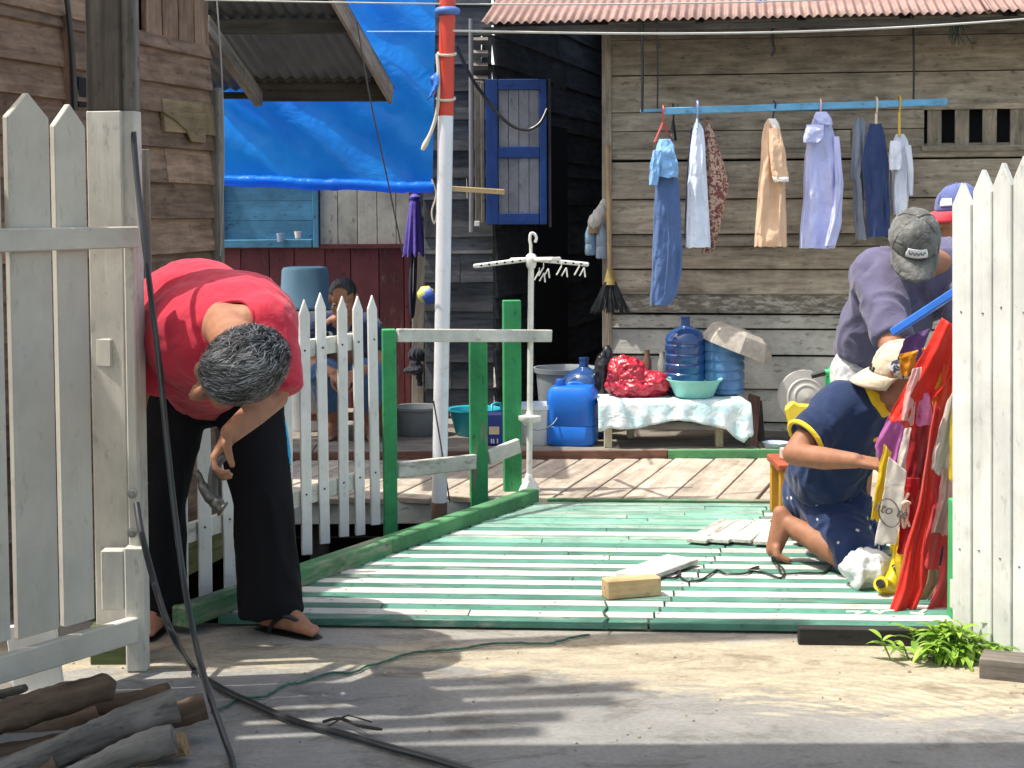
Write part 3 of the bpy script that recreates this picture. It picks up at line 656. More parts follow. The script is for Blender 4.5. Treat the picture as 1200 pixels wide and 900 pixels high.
# heavy post with dark upper half, and the hinge stile beside it
gpost = thing('gate_post', (P(130, 0, 5.42).x, 5.42, 0), 'square gate post at the left, dark bare wood above and white painted below', 'post')
pd_ = 5.37; pa = P(131, 780, pd_); M2 = Matrix((gd*-1, gn*-1, Z)).transposed()
zs = P(131, 131, pd_).z; pc = V((P(130, 131, pd_).x, pd_, 0)); PM = Matrix((VR, VF, Z)).transposed()
m_ = MB(); m_.box(pc+Z*(zs+1.6)/1+Z*0, (.115, .13, 3.2), PM, rnd=.5); m_.build('upper_post', M['dark_wood'], gpost, bevel=.004)
m_ = MB(); m_.box(pc+Z*(zs/2), (.118, .133, zs), PM, rnd=.6); m_.build('lower_post', M['post_paint'], gpost, bevel=.004)
m_ = MB(); c2 = V((P(150, 131, pd_-.02).x, pd_-.02, 0)); m_.box(c2+Z*(zs+1.55), (.066, .06, 3.1), PM, rnd=.2); m_.build('upper_side_post', M['grey_wood'], gpost, bevel=.004)
m_ = MB(); m_.box(c2+Z*(zs/2+.04), (.068, .062, zs-.08), PM, rnd=.8); m_.build('lower_side_post', M['post_paint'], gpost, bevel=.004)
m_ = MB(); a, c = P(146, 268, 5.25), P(165, 655, 5.25); m_.box(((a.x+c.x)/2, 5.25, (a.z+c.z)/2), (c.x-a.x, .04, a.z-c.z), rnd=.5); m_.build('hinge_stile', M['gate_paint'], gpost, bevel=.004)
m_ = MB(); a, c = P(147, 640, 5.22), P(174, 785, 5.22); m_.box(((a.x+c.x)/2, 5.22, (a.z+c.z)/2), (c.x-a.x, .05, a.z-c.z), rnd=.55); m_.build('foot_block', M['post_paint'], gpost, bevel=.005)
m_ = MB(); a, c = P(118, 645, 5.21), P(146, 715, 5.21); m_.box(((a.x+c.x)/2, 5.23, (a.z+c.z)/2), (c.x-a.x, .05, a.z-c.z), rnd=.45); m_.build('packing_block', M['post_paint'], gpost, bevel=.004)
m_ = MB(); a, c = P(106, 750, 5.3), P(158, 785, 5.3); m_.box(((a.x+c.x)/2, 5.33, .06), (c.x-a.x, .08, .14), rnd=.45); m_.build('mossy_foot', wood('mossy_wood', (.05,.08,.03), (.14,.17,.07)), gpost, bevel=.004)
for v in (578, 624):
    m_ = MB(); q = P(155, v, 5.225); m_.lathe([(0, -.012), (.008, -.012), (.008, -.004), (.017, -.003), (.017, 0)], q, Matrix.Rotation(R(-90), 3, 'X'), n=12); m_.build('bolt', M['steel'], gpost, smooth=40)
m_ = MB(); a, c = P(113, 397, 5.3), P(135, 430, 5.3); m_.box(((a.x+c.x)/2, 5.33, (a.z+c.z)/2), (c.x-a.x, .06, a.z-c.z), Matrix.Rotation(R(-18), 3, 'Z'), rnd=.5); m_.build('latch_block', M['post_paint'], gpost, bevel=.004)
m_ = MB(); c = P(43, 803, 5.6); m_.box((c.x-.0, 5.6, .07), (.19, .02, .16), rnd=.5); m_.box((c.x+.32, 5.7, .07), (.10, .02, .17), rnd=.4)
m_ = MB(); c = P(42, 803, 5.02); m_.box((c.x, 5.02, .1), (.155, .025, .22), Matrix.Rotation(R(-6), 3, 'Y'), rnd=.5)
tag(m_.build('board_stub', M['white_paint'], bevel=.003), 'short white board end standing on the ground under the open left gate', 'board')

# ------------------------------------------------------------------ right white picket fence leaf
fen = thing('picket_gate', (P(1140, 0, 5.5).x, 5.5, 0), 'bright white sunlit picket gate at the right edge of the photo', 'gate')
rd = V((.54, -.84, 0)).normalized(); r0 = V((P(1118, 0, 5.5).x, 5.5, 0)); rn = V((-rd.y, rd.x, 0)).normalized()
if rn.y > 0: rn = -rn
rn = V((-.84, -.54, 0))
def rt_(u): return (ONP(u, 500, r0, rn)-r0).dot(rd)
for (ua, ub, vt_, vb) in ((1118, 1140, 214, 752), (1142, 1164, 198, 754), (1165.5, 1187, 190, 760), (1189, 1212, 182, 768), (1215, 1240, 176, 776), (1243, 1270, 170, 785)):
    ta, tb_ = rt_(ua), rt_(ub); c = r0+rd*((ta+tb_)/2); um = (ua+ub)/2
    zb, zt = ONP(um, vb, r0, rn).z, ONP(um, vt_, r0, rn).z
    m_ = MB(); picket(m_, c+Z*zb+rd*.012, c+Z*zt-rd*.01, tb_-ta, .024, rd, tip=.075)
    pk_ = m_.build('picket', M['sun_paint'], fen, bevel=.003)
    for z in (.34, 1.16):
        q_ = MB(); q_.lathe([(.0045, 0), (.003, .002), (0, .0025)], c+Z*(z+random.uniform(-.015, .015))+rn*.013+rd*random.uniform(-.01, .01), rn.to_track_quat('Z', 'Y').to_matrix(), n=8); q_ = q_.build('nail', M['steel']); q_.parent = pk_
for z in (.34, 1.16):
    m_ = MB(); m_.bar(r0-rn*.035+Z*z, r0+rd*.75-rn*.035+Z*z, .035, .08); m_.build('rail', M['white_worn'], fen, bevel=.004)
gps = thing('fence_post', (P(1119, 0, 5.72).x, 5.72, 0), 'green post with a white block beside the right gate and the hanging flags', 'post')
m_ = MB(); a, c = P(1113, 585, 5.72), P(1128, 750, 5.72); m_.box(((a.x+c.x)/2+.02, 5.72, a.z/2), (.085, .07, a.z), rnd=.5); m_.build('shaft', M['green_paint'], gps, bevel=.004)
m_ = MB(); a, c = P(1114, 680, 5.66), P(1132, 713, 5.66); m_.box(((a.x+c.x)/2+.01, 5.66, (a.z+c.z)/2), (.07, .04, a.z-c.z), rnd=.5); m_.build('block', M['white_worn'], gps, bevel=.003)
# side railing of the bridge on the right, behind the gate and under the flags
rr = thing('bridge_railing', (P(1105, 0, 6.6).x, 6.6, 0), 'green and white railing on the right side of the bridge hung with flags', 'railing')
RA, RB = V((1.66, 5.8, 0)), V((2.25, 7.9, 0))
for t in (.0, .45, .95):
    m_ = MB(); q = RA.lerp(RB, t); m_.bar(q, q+Z*.98, .08, .06, up=YF); m_.build('post', M['green_paint'], rr, bevel=.004)
for z in (.93, .35):
    m_ = MB(); m_.bar(RA+Z*z+V((-.045, 0, 0)), RB+Z*z+V((-.045, 0, 0)), .03, .08); m_.build('rail', M['white_worn'], rr, bevel=.004)

# ------------------------------------------------------------------ bridge fence on the left: white pickets, green posts, two rails
bf = thing('bridge_fence', G(455, 628), 'low fence with white pickets and green posts along the left side of the bridge', 'fence')
F0, F1 = G(213, 722), G(446, 629); F0.z = F1.z = 0; F0 += V((-.05, 0, 0)); F1 += V((-.05, 0, 0)); fdv = (F1-F0).normalized()
fn_ = V((fdv.y, -fdv.x, 0))
fpn = V((.94, -.34, 0)).normalized()
def fpt(u, v): return ONP(u, v, F0, fn_)
for (u, w_, vt_, vb) in ((440, 13, 345, 615), (422, 13.5, 346, 627), (403, 13.5, 346, 629), (380.5, 14, 342, 637), (359.5, 14.5, 350, 650), (337, 15, 350, 662), (314, 15.5, 352, 672), (292, 16.5, 352, 682), (270, 17, 354, 690), (241, 18, 356, 702), (213, 18.5, 358, 712), (185, 19, 360, 724)):
    s_ = fpt(u, 500).y; w3 = w_*s_/FPX; base, top = fpt(u, vb), fpt(u, vt_)
    base = V((base.x, base.y, base.z)); top = V((base.x+random.uniform(-.008, .008), base.y, top.z))
    m_ = MB(); picket(m_, base, top, w3*.86, .02, V((.93, .37, 0)), tip=.065); pk_ = m_.build('picket', M['white_paint'], bf, bevel=.0025)
    for z in (.905, .29):
        q_ = MB(); q_.lathe([(.005, 0), (.003, .002), (0, .0025)], V((base.x, base.y, z))-V((-.37, .93, 0))*.0112, V((.37, -.93, 0)).to_track_quat('Z', 'Y').to_matrix(), n=8); q_ = q_.build('nail', M['rust_spot']); q_.parent = pk_
for z, w_ in ((.905, .075), (.27, .075)):
    a = F0-fn_*.035; c = F1-fn_*.035
    m_ = MB(); m_.bar(a+Z*(z+.005), c+Z*z, .025, w_); m_.build('picket_rail', M['white_worn'], bf, bevel=.003)
for (u0, u1, vt_, vb, D) in ((447, 465.5, 386, 629, 7.46), (549.5, 571.5, 390, 593, 8.12), (589, 611, 352, 583, 8.3)):
    a, c = P(u0, vt_, D), P(u1, vb, D); tall = vt_ < 360
    m_ = MB(); m_.box(((a.x+c.x)/2, D+.02, (a.z-.1)/2), (c.x-a.x, .055, a.z+.1), Matrix.Rotation(R(8), 3, 'Z')); m_.build('post', M['green_paint'], bf, bevel=.004)
a, c = P(465.5, 393, 7.47), P(645, 393, 8.29)
m_ = MB(); m_.bar(a, c+V((0, -.03, 0)), .028, .062, rnd=.6); m_.build('top_rail', M['white_worn'], bf, bevel=.004)
m_ = MB(); m_.bar(P(465, 551, 7.5), P(556, 541, 8.1), .03, .075, rnd=.4); m_.build('lower_rail', M['white_worn'], bf, bevel=.004)
m_ = MB(); m_.bar(P(572, 536, 8.13), P(608, 522, 8.26), .03, .075, rnd=.7); m_.build('lower_rail', M['white_worn'], bf, bevel=.004)

# ------------------------------------------------------------------ flagpole wrapped in red over white
fpD = 7.95; ft, fb_ = P(525.5, -60, fpD), P(514.5, 606, fpD)
fp = thing('flag_pole', fb_, 'slim round pole painted red above and white below beside the blue tarp', 'pole')
def on_pole(v): t = (v+60)/666; return ft.lerp(fb_, t)
m_ = MB(); m_.tube([on_pole(588), on_pole(133)], .0375, 20); m_.build('white_shaft', plain('pole_white', (.74,.76,.82), .35, .06, 5, dirt=(.5,.5,.5), dirtamt=.2), fp, smooth=40)
m_ = MB(); m_.tube([on_pole(133), on_pole(-60)], .039, 20); m_.build('red_shaft', plain('pole_red', (.60,.055,.03), .4, .12, 6), fp, smooth=40)
m_ = MB(); m_.tube([on_pole(588), on_pole(640)], .039, 16); m_.build('rusty_foot', plain('rusty_foot', (.2,.12,.08), .8, .2), fp, smooth=40)
tie = plain('rope_white', (.62,.56,.46), .8, .1)
for v, mt in ((61, tie), (113, tie)):
    m_ = MB(); q = on_pole(v); ring = [q+V((math.cos(t)*.043, math.sin(t)*.043, .012*math.sin(t))) for t in np.linspace(0, 2*math.pi, 20)]; m_.tube(ring, .007, 6); m_.build('rope_tie', mt, fp, smooth=60)
m_ = MB(); q = on_pole(12); ring = [q+V((math.cos(t)*.044, math.sin(t)*.044, .0)) for t in np.linspace(0, 2*math.pi, 18)]; m_.tube(ring, .02, 8)
m_.build('blue_tie', plain('blue_band', (.08,.18,.5), .5), fp, smooth=60)
m_ = MB(); a = on_pole(62)+V((-.045, -.02, 0)); pts = smoothcurve([a, P(514, 90, fpD-.03), P(513, 125, fpD-.03), P(507, 150, fpD-.02), P(495, 176, fpD-.02)], 6); m_.tube(pts, [.009]*(len(pts)-4)+[.012, .014, .012, .008], 7); m_.build('loose_rope', tie, fp, smooth=60)
m_ = MB()
m_.grid([[P(503+9*s_+3*math.sin(t*4), 84+t*26+8*(1-s_), fpD-.04+.02*math.sin(3*s_+t*5)) for s_ in np.linspace(0, 1, 5)] for t in np.linspace(0, 1, 7)])
m_.build('blue_scrap', plain('tarp_scrap', (.03,.16,.6), .45), fp, smooth=60, solid=.002)
stk = MB(); stk.bar(P(528, 221, 8.0), P(591, 225, 8.05), .022, .026)
tag(stk.build('stick', M['raw_wood'], bevel=.003), 'short pale stick fixed level to the red and white pole', 'stick')

# ------------------------------------------------------------------ white drying stand
dsD = 8.3; ds = thing('drying_stand', P(620, 577, dsD), 'white plastic folding clothes stand with hook and four arms in front of the alley', 'drying stand')
wp_ = M['white_plastic']
def dst(v, du=0): return P(622.5-2.5*(v-300)/275+du, v, dsD)
m_ = MB(); m_.tube([dst(572), dst(300)], .0155, 12); m_.build('pole', wp_, ds, smooth=40)
for u0, v0 in ((555, 312), (690, 310), (600, 304.5), (655, 303.5)):
    dep = {555: -.08, 690: .02, 600: .28, 655: -.3}[u0]
    a = dst(304, (-4 if u0 < 620 else 4)); c = P(u0, v0, dsD+dep); m_ = MB(); m_.bar(a, c, .028, .022)
    o = m_.build('arm', wp_, ds, bevel=.006)
    for k in range(1, 7):
        h = MB(); q = a.lerp(c, k/7); h.lathe([(.006, -.001), (.006, .001)], q+V((0, -.0152, .0)), Matrix.Rotation(R(90), 3, 'X'), n=10); h.build('hole', M['black'], o)
m_ = MB(); m_.lathe([(.02, -.045), (.026, -.03), (.03, 0), (.026, .02), (.014, .03)], dst(304), n=16); m_.build('hub', wp_, ds, smooth=40)
m_ = MB(); q = dst(298); pts = smoothcurve([q, q+V((0, 0, .06)), q+V((.003, 0, .085)), q+V((.026, 0, .093)), q+V((.02, 0, .115)), q+V((-.004, 0, .128)), q+V((-.024, 0, .108))], 6)
pts = smoothcurve([P(622, 300, dsD), P(622, 288, dsD), P(621, 281, dsD), P(622, 274, dsD), P(626, 274, dsD), P(628.5, 279, dsD), P(627, 284, dsD)], 6)
m_.tube(pts, .008, 8); m_.build('hook', wp_, ds, smooth=60)
for v, r_ in ((395, .038), (489, .06)):
    m_ = MB(); m_.lathe([(.017, -.02), (r_*.9, -.02), (r_, -.01), (r_, .008), (.02, .014), (.017, .03)], dst(v), n=20); m_.build('collar', wp_, ds, smooth=40)
m_ = MB(); m_.lathe([(.017, .075), (.03, .07), (.06, .03), (.075, 0), (.07, 0)], P(620, 577, dsD), Matrix.Rotation(R(45), 3, 'Z'), n=4, sx=1.15); m_.lathe([(.016, .1), (.026, .07), (.026, .05)], P(620, 577, dsD), n=14); m_.build('foot', wp_, ds, bevel=.004)
for u, v in ((632, 318), (637, 313), (658, 312), (679, 312)):
    q = P(u, v, dsD-.03); m_ = MB(); m_.bar(q, q+V((-.026, 0, -.045)), .008, .009, up=YF); m_.bar(q+V((.024, 0, -.008)), q+V((.03, 0, -.056)), .008, .009, up=YF); m_.bar(q+V((.024, 0, -.008)), q+V((0, .0, -.05)), .007, .008, up=YF)
    m_.tube([q+Z*.02, q], .003, 6); m_.build('peg', wp_, ds, bevel=.002)

# ------------------------------------------------------------------ things on the porch floor and bench
def jug(name, c, mat, label, neck=True, upside=False, s=1.0, cap=None, group=None):
    prof = [(.118, 0), (.132, .012), (.135, .03)]
    z = .03
    for k in range(5):
        prof += [(.135, z+.008), (.135, z+.042), (.128, z+.05), (.128, z+.058)]; z += .062
    prof += [(.134, z+.01), (.126, z+.04), (.09, z+.075), (.045, z+.095), (.03, z+.105), (.028, z+.15), (.031, z+.152), (.031, z+.165), (.02, z+.166)]
    prof = [(r*s, h*s) for r, h in prof]
    if upside:
        H_ = prof[-1][1]; prof = [(r, .36*s-h) for r, h in reversed(prof) if h < .36*s]
    m_ = MB(); m_.lathe(prof, c, n=28); o = m_.build(name, mat, smooth=35)
    return tag(o, label, 'water jug', group)
jb = plain('jug_blue_plastic', (.035,.10,.30), .12, .15, 7, spec=.7, trans=.25); jb2 = plain('pale_jug_plastic', (.09,.22,.46), .2, .15, 7, spec=.6, trans=.25)
bz = P(845, 469, 9.55).z
bench = thing('bench', P(780, 527, 9.55), 'low wooden bench under a pale blue cloth against the board house', 'bench')
bx0, bx1 = P(706, 500, 9.55).x, P(872, 500, 9.55).x; by0, by1 = 9.49, 9.93
m_ = MB(); m_.box(((bx0+bx1)/2, (by0+by1)/2, bz-.02), (bx1-bx0, by1-by0, .03)); m_.build('seat', M['grey_wood'], bench, bevel=.003)
for u, y in ((712.5, by0+.03), (842.5, by0+.03), (739, by1-.03), (868, by1-.03)):
    m_ = MB(); x = P(u, 500, y).x; m_.box((x, y, (FZ+bz-.035)/2), (.046, .046, bz-.035-FZ)); m_.build('leg', wood('bench_leg_paint', (.3,.24,.13), (.5,.43,.27), paint=(.62,.57,.42), amt=.7), bench, bevel=.003)
# cloth over the bench with a hanging front and a corner at the right
cl = MB(); rows = []; n_ = 60
for j in range(17):
    t = j/16; rw = []
    for i in range(n_+1):
        s_ = i/n_; x = bx0-.03+(bx1-bx0+.06)*s_
        hang = .10+.02*math.sin(s_*9)+.035*max(0, 1-abs(s_-.93)/.1)*2+.03*max(0, 1-s_/.08)
        if t < .45: y = by1+.02-(by1-by0+.04)*(t/.45); z = bz+.008
        else:
            q = (t-.45)/.55; y = by0-.022-.03*q-.010*math.sin(s_*46+q*2)*q-.012*noise.noise(V((s_*14, q*2, 3))); z = bz+.006-hang*1.25*q-(.012*q*q)
        z += .004*noise.noise(V((s_*20, t*9, 1)))
        if s_ > .97: z -= .02
        rw.append(V((x+(.02*(t-.45) if s_ > .9 else 0), y, z)))
    rows.append(rw)
cl.grid(rows); clo = cl.build('tablecloth', cloth('aqua_print_cloth', (.46,.66,.70), (.76,.83,.84), 'wash', wr=.5), smooth=70, solid=.003)
tag(clo, 'pale aqua and white cloth draped over the low bench', 'tablecloth')
jug('water_jug', (P(803.5, 0, 9.8).x, 9.8, bz+.012), jb, 'dark blue ribbed water jug with neck upright on the bench', s=.93)
jug('water_jug', (P(849, 0, 9.78).x, 9.78, bz+.012), jb2, 'lighter blue water jug on the right end of the bench under a mesh cover', upside=True, s=.93)
# mesh food cover tilted on the jug
m_ = MB(); Mt = Matrix.Rotation(R(22), 3, 'Y'); cc = P(864, 406, 9.76)
m_.lathe([(.225, -.03), (.222, 0), (.19, .075), (.15, .1), (0, .112)], cc, Mt, n=8, sy=.8); o = m_.build('food_cover', plain('grey_woven_plastic', (.42,.38,.33), .5, .2, 30, bmp=.5, bscale=120), smooth=20, solid=.004)
tag(o, 'grey upturned woven basket resting tilted on the lighter blue jug', 'basket')
m_ = MB(); m_.lathe([(.1, 0), (.115, .012), (.15, .09), (.168, .105), (.168, .112), (.155, .106), (.11, .016), (0, .012)], (P(814, 0, 9.62).x, 9.62, bz+.012), n=28, power=.9); o = m_.build('basin', plain('mint_plastic', (.24,.60,.54), .35, .08), smooth=35)
tag(o, 'mint green plastic bowl on the bench in front of the blue jugs', 'basin')
# jars at the back of the bench
for u, r_, h_, mt, lb in ((758, .028, .26, plain('brown_glass', (.16,.09,.06), .2), 'small brown jar behind the red sack on the bench'), (776, .03, .25, plain('clear_glass', (.5,.55,.5), .1, trans=.5), 'small clear glass jar between red sack and dark blue jug')):
    m_ = MB(); m_.lathe([(r_*.8, 0), (r_, .01), (r_, h_*.75), (r_*.6, h_*.85), (r_*.6, h_)], (P(u, 0, 9.88).x, 9.88, bz+.012), n=16); tag(m_.build('jar', mt, smooth=40), lb, 'jar')
# leaning boards beside bench, small basin, lid, watering can
m_ = MB(); m_.bar(P(879, 528, 9.52), P(884, 464, 9.95), .075, .018, up=YF); tag(m_.build('plank', M['red_beam'], bevel=.002), 'short brown board leaning on the wall right of the bench', 'plank')
m_ = MB(); m_.bar(P(893, 525, 9.7), P(889, 470, 10.05), .04, .018, up=YF, rnd=.1); tag(m_.build('plank', M['dark_wood'], bevel=.002), 'narrow dark board leaning between the brown board and the round grey lid', 'plank')
m_ = MB(); m_.lathe([(.05, 0), (.075, .055), (.08, .06), (.07, .055), (.045, .008), (0, .006)], P(909, 530, 9.46), n=20); tag(m_.build('basin', plain('white_blue_enamel', (.45,.52,.66), .3), smooth=40), 'small white and blue bowl on the porch step behind the kneeling man', 'basin')
m_ = MB(); cc = P(943, 467, 9.7); Ml = Matrix.Rotation(R(8), 3, 'Z') @ Matrix.Rotation(R(78), 3, 'X')
m_.lathe([(.17, 0), (.175, .012), (.168, .022), (.12, .026), (.112, .034), (.10, .028), (.085, .032), (.075, .045), (.06, .04), (.035, .05), (.0, .06)], cc, Ml, n=36); o = m_.build('round_lid', plain('grey_lid', (.40,.385,.36), .5, .12, 12), smooth=30)
tag(o, 'large round grey ridged lid propped upright behind the kneeling man', 'lid')
m_ = MB(); a = P(936, 484, 9.5); m_.prism([(-.085, .03), (-.06, -.075), (.04, -.07), (.1, .0), (.09, .05), (.0, .055), (-.04, .075)], .06, a, XR, Z); o = m_.build('dustpan', plain('yellow_plastic', (.74,.58,.05), .4, .08), bevel=.012)
tag(o, 'yellow plastic scoop in front of the round grey lid', 'scoop')
wc = thing('watering_can', P(975, 470, 7.6), 'bright green jug with black spout held beside the man in the grey cap', 'watering can')
gm_ = plain('vivid_green_plastic', (.015,.46,.13), .35, .08)
m_ = MB(); m_.lathe([(.03, -.06), (.05, -.055), (.058, -.01), (.05, .035), (.03, .058), (.02, .06)], P(982, 441, 7.6), Matrix.Rotation(R(12), 3, 'Y'), n=20); m_.tube([P(976, 437, 7.58), P(966, 436, 7.58)], [.025, .012], 12); m_.build('body', gm_, wc, smooth=40)
m_ = MB(); m_.tube([P(967, 436.5, 7.58), P(951, 441, 7.58)], [.014, .012], 12); m_.build('spout', M['black'], wc, smooth=40)

# blue jerrycan, dark jug behind, grey tub, white bucket
jc = thing('jerrycan', (P(670, 523, 9.66).x, 9.66, FZ), 'bright blue plastic jerrycan standing on the porch floor beside the bench', 'jerrycan')
m_ = MB(); m_.lathe([(.13, 0), (.143, .012), (.147, .04), (.147, .115), (.142, .12), (.147, .125), (.147, .27), (.143, .32), (.12, .35), (.05, .36), (0, .36)], (P(669.5, 0, 9.66).x, 9.66, FZ), Matrix.Rotation(R(-12), 3, 'Z'), n=40, power=.42, sy=.8); m_.build('body', plain('jerrycan_blue', (.012,.16,.66), .33, .08, 8), jc, smooth=40)
m_ = MB(); q = P(655, 460, 9.98); m_.lathe([(.028, 0), (.028, .035), (.024, .04), (0, .04)], (P(655, 0, 9.64).x, 9.64, FZ+.355), n=16); m_.build('cap', plain('cap_blue', (.012,.1,.45), .4), jc, smooth=40)
m_ = MB(); m_.tube(smoothcurve([P(664, 457, 9.66), P(667, 450, 9.66), P(681, 450, 9.66), P(685, 457, 9.66)], 5), .012, 8); m_.build('handle', plain('handle_blue', (.012,.15,.62), .4), jc, smooth=50)
jug('water_jug', (P(683, 0, 9.95).x, 9.95, FZ), jb, 'dark blue water jug standing behind the bright blue jerrycan', s=.98)
m_ = MB(); m_.lathe([(.155, 0), (.165, .02), (.19, .36), (.205, .37), (.21, .40), (.198, .4), (.185, .37), (.15, .02), (0, .015)], (P(662, 0, 10.3).x, 10.3, FZ+.0), n=32); o = m_.build('tub', plain('grey_tub', (.27,.30,.32), .4, .1), smooth=40); tag(o, 'large grey plastic tub behind the jerrycan at the alley mouth', 'tub')
wb = thing('bucket', P(630, 521, 9.7), 'white bucket with wire handle behind the drying stand pole', 'bucket')
m_ = MB(); m_.lathe([(.095, 0), (.1, .01), (.122, .21), (.13, .215), (.13, .24), (.12, .24), (.115, .22), (.09, .015), (0, .01)], (P(627.5, 0, 9.7).x, 9.7, FZ), n=28); m_.build('body', plain('bucket_white', (.66,.72,.74), .35, .08), wb, smooth=40)
m_ = MB(); cx = P(627.5, 0, 9.7).x; m_.tube([(cx+.13*math.cos(t), 9.63-.08*math.sin(t)-.03, FZ+.225-.12*math.sin(t)) for t in np.linspace(0, math.pi, 16)], .004, 6); m_.build('handle', plain('blue_grey_wire', (.2,.3,.36), .4), wb, smooth=60)
bl = thing('basin', P(555, 513, 10.2), 'turquoise basin with looped handles on the floor between the green posts', 'basin')
tq = plain('turquoise_plastic', (.02,.36,.44), .35, .08)
m_ = MB(); cx = P(553, 0, 10.1).x; m_.lathe([(.11, 0), (.12, .01), (.158, .15), (.172, .155), (.172, .165), (.155, .16), (.115, .018), (0, .014)], (cx, 10.1, FZ), n=28); m_.build('bowl', tq, bl, smooth=40)
m_ = MB(); m_.tube([(cx+.168, 10.05, FZ+.155), (cx+.163, 10.05, FZ+.2), (cx+.135, 10.01, FZ+.208), (cx+.11, 9.98, FZ+.2), (cx+.108, 9.96, FZ+.155)], .008, 8); m_.build('handle', tq, bl, smooth=60)
m_ = MB(); m_.lathe([(.115, 0), (.125, .01), (.15, .16), (.162, .165), (.162, .18), (.15, .178), (.12, .018), (0, .014)], (P(485, 0, 10.1).x, 10.1, FZ), n=28); tag(m_.build('basin', plain('grey_basin', (.2,.215,.22), .45, .1), smooth=40), 'grey plastic basin on the floor left of the white pole', 'basin')
bc = thing('container', P(575, 526, 9.62), 'dark blue container with pale label standing between the two green posts', 'container')
cx0, cx1 = P(551, 0, 9.62).x, P(588, 0, 9.62).x; m_ = MB(); m_.box(((cx0+cx1)/2, 9.64, FZ+.1), (cx1-cx0, .09, .2)); m_.build('body', plain('navy_plastic', (.015,.04,.24), .4, .1), bc, bevel=.015)
m_ = MB(); a, c = P(573, 500, 9.592), P(585, 509, 9.592); m_.box(((a.x+c.x)/2, 9.592, (a.z+c.z)/2), (c.x-a.x, .003, a.z-c.z)); m_.build('label_panel', plain('label_cream', (.7,.58,.36), .5), bc)
m_ = MB()
for u in (576, 578.5, 583): 
    a = P(u, 517, 9.592); m_.box(a, (.008, .003, .028))
m_.build('label_print', plain('label_white', (.6,.6,.65), .5), bc)

# red sack on the bench and black bag
def blob(name, ells, mat, vox=.012, sm=8, fold=None, smooth=180):
    b_ = Body()
    for c, r_, rot in ells: b_.ell(c, r_, rot)
    return b_.build(name, mat, vox, sm, fold)
sk = blob('sack', [(P(747, 452, 9.72), (.185, .13, .085), None), (P(735, 440, 9.72), (.115, .10, .10), None), (P(768, 450, 9.7), (.09, .1, .065), None), (P(727, 426, 9.74), (.06, .05, .055), None)],
          plain('crinkled_red_plastic', (.46,.022,.045), .32, .25, 14, spec=.6), .0065, 3, lambda p: .012*(1-abs(noise.noise(V((p.x*14, p.y*14, p.z*9))))*3.2)+.008*(1-abs(noise.noise(p*34))*3)+.003*(1-abs(noise.noise(p*80))*3))
tag(sk, 'crumpled red plastic sack stuffed full on the left of the bench', 'sack')
bk_ = blob('bag', [(P(706, 440, 9.86), (.05, .06, .14), None), (P(711, 415, 9.9), (.03, .04, .06), None)], plain('black_plastic', (.015,.016,.02), .3, .1), .01, 3, folds(.01, (22, 22, 14)))
tag(bk_, 'black plastic bag slumped between the red sack and the alley', 'bag')

# ------------------------------------------------------------------ washing line under the eave and the clothes on it
RD = 9.68
pole = thing('clothes_rail', P(930, 124, RD), 'light blue wooden bar hung from the eave carrying the washing', 'rail')
rb = wood('sky_blue_bar', (.3,.3,.3), (.4,.4,.4), paint=(.16,.42,.66), amt=.93, tint=.1)
m_ = MB(); m_.bar(P(778, 130.5, RD), P(1110, 119.5, RD), .03, .042); m_.build('bar', rb, pole, bevel=.004)
m_ = MB(); m_.bar(P(750, 130, RD+.04), P(800, 128.5, RD+.04), .02, .02); m_.build('thin_bar', rb, pole, bevel=.003)
for u, v0, v1, r_ in ((752, 24, 131, .008), (770, 24, 128, .005), (1070, 16, 121, .006)):
    m_ = MB(); m_.tube(smoothcurve([P(u, v0, RD), P(u+.8, (v0+v1)/2, RD), P(u+.5, v1, RD)], 4), r_, 6); m_.build('string', M['black'], pole, smooth=60)
m_ = MB(); m_.tube(smoothcurve([P(905.5, 24, RD), P(905, 45, RD), P(907, 58, RD), P(904, 66, RD)], 5), .008, 6); tag(m_.build('cord_end', M['black'], smooth=60), 'short black cord end dangling from the eave above the peach shirt', 'cord')
m_ = MB(); m_.tube(smoothcurve([P(906, 118, RD-.02), P(909, 122, RD-.03), P(907, 131, RD), P(905, 142, RD)], 4), .005, 6); m_.build('string', plain('navy_cord', (.02,.03,.08), .6), pole, smooth=60)
tw = MB()
for k in range(26):
    a = P(1121+random.uniform(-5, 5), 14+random.uniform(0, 6), RD); b_ = a+V((random.uniform(-.09, .07), random.uniform(-.02, .02), -random.uniform(.05, .2))); tw.tube(smoothcurve([a, (a+b_)/2+XR*random.uniform(-.03, .03), b_], 4), .0025, 4)
tag(tw.build('tangle', plain('dark_green_string', (.02,.06,.045), .7)), 'tangle of dark green twine caught on the eave at the right', 'twine')

def hanger(u, v0, v1, mat, label, w=.09, yaw=60, D=RD, tilt=0):
    h = thing('clothes_hanger', P(u, v0, D), label, 'hanger', 'hangers on the washing rail'); zt = P(u, v0, D).z; zb = P(u, v1, D).z
    x = P(u, v0, D).x; d = V((math.cos(R(yaw)), math.sin(R(yaw)), 0)); c = V((x, D, zt))
    hk = smoothcurve([c+YF*.03-Z*.015, c+YF*.03+Z*.012, c+Z*.03, c-YF*.028+Z*.01, c-YF*.02-Z*.045, c-YF*.0-Z*.07], 5)
    m_ = MB(); m_.tube(hk, .006, 6); m_.build('hook', mat, h, smooth=60)
    top = c-Z*.07; bt = zt-zb; m_ = MB(); m_.tube([top, top+d*w-Z*(bt-.07), top-d*w-Z*(bt-.07), top], .008, 6); m_.build('frame', mat, h, smooth=60)
    return h
hanger(777, 130, 166, plain('red_hanger', (.55,.1,.08), .4), 'red plastic hanger holding the blue trousers at the left', .055, 20)
